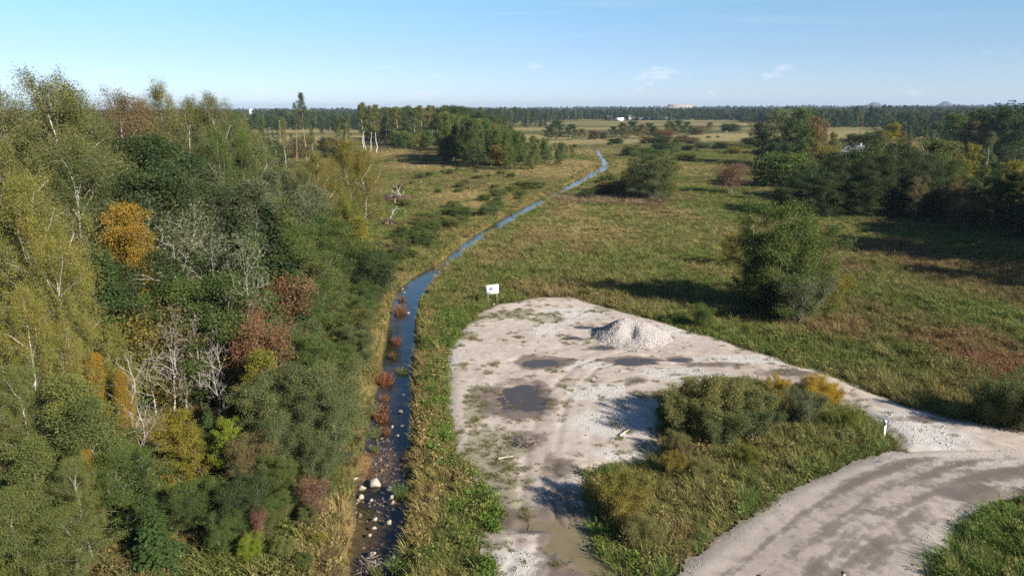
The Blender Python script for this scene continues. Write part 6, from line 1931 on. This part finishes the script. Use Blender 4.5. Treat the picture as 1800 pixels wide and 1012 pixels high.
boxobj('headhouse', (4.5, 0, 27.5), (16, 5, 3), 'wall_white', sil)

# lattice mast
x, zt = at_dist(1520, 176.5, 430)
mast = empty('lattice_mast', (x, 430, 0), .3)
tag(mast, 'thin reddish lattice mast rising behind the farmhouse', 'mast')
Hm = zt - 4
b = MB(); b2 = MB()
def wat(z): return 1.1 * (1 - z / Hm) + .22
cor = [(math.cos(a), math.sin(a)) for a in (0, 2.094, 4.189)]
for c_ in cor:
    b.tube(np.array([[c_[0] * wat(z), c_[1] * wat(z), z] for z in (0, Hm / 2, Hm)]), np.array([.07, .06, .045]), 4)
lv = np.linspace(0, Hm, 15)
for i in range(14):
    for j in range(3):
        a, c_ = cor[j], cor[(j + 1) % 3]
        b2.tube(np.array([[a[0] * wat(lv[i]), a[1] * wat(lv[i]), lv[i]], [c_[0] * wat(lv[i + 1]), c_[1] * wat(lv[i + 1]), lv[i + 1]]]), np.array([.03, .03]), 3)
        b2.tube(np.array([[a[0] * wat(lv[i]), a[1] * wat(lv[i]), lv[i]], [c_[0] * wat(lv[i]), c_[1] * wat(lv[i]), lv[i]]]), np.array([.028, .028]), 3)
link('legs', b.mesh('legs'), MATS['mast_red'], mast)
link('braces', b2.mesh('braces'), MATS['mast_red'], mast)
b = MB(); b.tube(np.array([[0, 0, Hm], [0, 0, Hm + 2], [0, 0, Hm + 4]]), np.array([.06, .05, .03]), 4)
link('antenna', b.mesh('antenna'), MATS['galvanised'], mast)

# utility poles
def pole(px, base, top, lab):
    q = g(px, base, -.1)
    _, zt = at_dist(px, top, q[1])
    e = empty('utility_pole', (q[0], q[1], gz(q[0], q[1])), R_.uniform(-.4, .4))
    tag(e, lab, 'utility pole', 'utility poles in the fields')
    b = MB(); b.tube(np.array([[0, 0, -.5], [0, 0, zt * .5], [0, 0, zt]]), np.array([.16, .14, .11]), 6)
    link('shaft', b.mesh('shaft'), MATS['pole_wood'], e)
    boxobj('crossarm', (0, -.16, zt - .6), (1.6, .1, .12), 'pole_wood', e)
    for s in (-1, 0, 1):
        boxobj('insulator', (s * .65, -.16, zt - .45), (.08, .08, .16), 'wall_white', e)


for a in [(1276, 247, 229, 'thin utility pole at the edge of the pale field'), (1306, 249, 231, 'utility pole second along the pale field'), (1075, 218, 203, 'utility pole before the grey shed'), (493, 240, 211, 'pale utility pole beyond the smaller pine'), (557, 226, 211, 'pale post beyond the taller pine'), (999, 222, 205, 'utility pole at the end of the spruce wood')]:
    pole(*a)

# spoil heaps on the horizon
def hill(name, px0, px1, top, D, label, mat, flat=.4, seed=1):
    xa, _ = at_dist(px0, top, D); xb, zt = at_dist(px1, top, D)
    xm, _ = at_dist((px0 + px1) / 2, top, D); _, zt = at_dist((px0 + px1) / 2, top, D)
    w = (xb - xa) / 2
    gx = np.linspace(-w * 1.1, w * 1.1, 60); gy = np.linspace(-w * .8, w * .8, 40)
    def hz(x, y):
        e = np.hypot(x / w, y / (w * .7)) + (fbm(x, y, w * .3, 3, seed) - .5) * .15
        return -3 + (zt + 3) * np.clip((1 - e) / (1 - flat), 0, 1) ** .9 * (1 + .10 * (fbm(x, y, w * .12, 3, seed + 3) - .5))
    o = link(name, grid_mesh(name, gx, gy, hz), MATS[mat], None, (xm, D, 0))
    return tag(o, label, None, None, 'structure')


hill('spoil_heap', 1162, 1228, 183.5, 3300, 'pale flat-topped spoil heap on the horizon', 'heap_grey', .55, 3)
hill('conical_hill', 1512, 1562, 180.5, 5200, 'low conical hill behind the mast', 'heap_green', .2, 5)
hill('conical_hill', 1640, 1686, 178.5, 5200, 'bumpy conical hill farther along the horizon', 'heap_green', .15, 9)
x, _ = at_dist(1195, 186, 3290)
r = np.random.default_rng(9)
n = 46
tx = r.uniform(-52, 45, n); tz = np.full(n, 0.)
o_h = bpy.data.objects['spoil_heap']
P = np.stack([o_h.location.x + tx, np.full(n, 3296.) + r.uniform(-8, 8, n), np.full(n, 20.) + r.uniform(-1, 2, n)], 1)
scatter('heap_trees', FB, [MATS['mass_leaf']], P, r.uniform(0, 6, n), r.uniform(7, 12, n), np.tile(np.array([.05, .06, .04]), (n, 1)), 'small trees grown on top of the pale spoil heap', 'trees')

# ------------------------------------------------------------------ the person at the bottom edge of the frame
q = g(1482.5, 1007, 1.70)
per = empty('person', (q[0], q[1], .03), math.radians(15))
tag(per, 'person with dark hair and a white top standing on the road', 'person')


def skin_mesh(name, verts, edges, radii, mat, parent, root=0, lev=2):
    me = bpy.data.meshes.new(name)
    me.from_pydata(verts, edges, [])
    o = link(name, me, MATS[mat], parent)
    md = o.modifiers.new('skin', 'SKIN')
    md.use_smooth_shade = True
    for i, rr in enumerate(radii):
        me.skin_vertices[0].data[i].radius = (rr if isinstance(rr, tuple) else (rr, rr))
        me.skin_vertices[0].data[i].use_root = (i == root)
    sb = o.modifiers.new('sub', 'SUBSURF'); sb.levels = lev; sb.render_levels = lev
    return o


bv = [(0, 0, .95), (0, .01, 1.12), (0, .01, 1.32), (0, 0, 1.44), (0, -.01, 1.52), (0, -.02, 1.60), (0, -.01, 1.68)]
be = [(i, i + 1) for i in range(6)]
br = [(.15, .11), (.13, .10), (.16, .11), (.10, .07), (.055, .055), (.085, .095), (.07, .085)]
for s in (-1, 1):
    k0 = len(bv)
    bv += [(s * .17, 0, 1.40), (s * .22, .03, 1.14), (s * .19, -.16, 1.02), (s * .10, -.28, 1.06), (s * .05, -.34, 1.08)]
    be += [(3, k0), (k0, k0 + 1), (k0 + 1, k0 + 2), (k0 + 2, k0 + 3), (k0 + 3, k0 + 4)]
    br += [.06, .045, .036, .03, .022]
    k0 = len(bv)
    bv += [(s * .095, 0, .86), (s * .105, -.01, .48), (s * .11, .02, .09), (s * .12, -.14, .035)]
    be += [(0, k0), (k0, k0 + 1), (k0 + 1, k0 + 2), (k0 + 2, k0 + 3)]
    br += [.085, .06, .04, .035]
skin_mesh('body', bv, be, br, 'skin', per)
sv = [(0, 0, .93), (0, .01, 1.12), (0, .01, 1.32), (0, 0, 1.45), (.17, 0, 1.41), (.215, .03, 1.17), (-.17, 0, 1.41), (-.215, .03, 1.17)]
skin_mesh('white_top', sv, [(0, 1), (1, 2), (2, 3), (3, 4), (4, 5), (3, 6), (6, 7)], [(.175, .135), (.155, .125), (.18, .135), (.10, .085), .078, .064, .078, .064], 'cloth_white', per)
tv = [(0, 0, .96)] + [(s * .1, 0, z) for s in (-1, 1) for z in (.84, .48, .10)]
skin_mesh('trousers', tv, [(0, 1), (1, 2), (2, 3), (0, 4), (4, 5), (5, 6)], [(.165, .125), .10, .075, .058, .10, .075, .058], 'cloth_dark', per)
skin_mesh('hair', [(0, .035, 1.60), (0, .03, 1.70), (0, -.03, 1.73)], [(0, 1), (1, 2)], [(.085, .075), (.09, .085), (.07, .055)], 'hair_dark', per)

# ------------------------------------------------------------------ air
hz_ = bpy.data.meshes.new('haze')
X0, X1, Y0, Y1, Z0, Z1 = -12700, 12700, -400, 12700, -4.0, 95.0
hz_.from_pydata([(X0, Y0, Z0), (X1, Y0, Z0), (X1, Y1, Z0), (X0, Y1, Z0), (X0, Y0, Z1), (X1, Y0, Z1), (X1, Y1, Z1), (X0, Y1, Z1)], [], [(0, 3, 2, 1), (4, 5, 6, 7), (0, 1, 5, 4), (1, 2, 6, 5), (2, 3, 7, 6), (3, 0, 4, 7)])
m = bpy.data.materials.new('air'); m.use_nodes = True; m.node_tree.nodes.clear()
pv = m.node_tree.nodes.new('ShaderNodeVolumePrincipled')
pv.inputs['Density'].default_value = HAZE = 0.00008
pv.inputs['Color'].default_value = (.62, .78, 1.0, 1)
pv.inputs['Anisotropy'].default_value = .2
o = m.node_tree.nodes.new('ShaderNodeOutputMaterial'); m.node_tree.links.new(pv.outputs[0], o.inputs['Volume'])
hz_.materials.append(m)
tag(link('haze', hz_), 'thin bluish autumn haze over the far woods', 'haze', None, 'stuff')
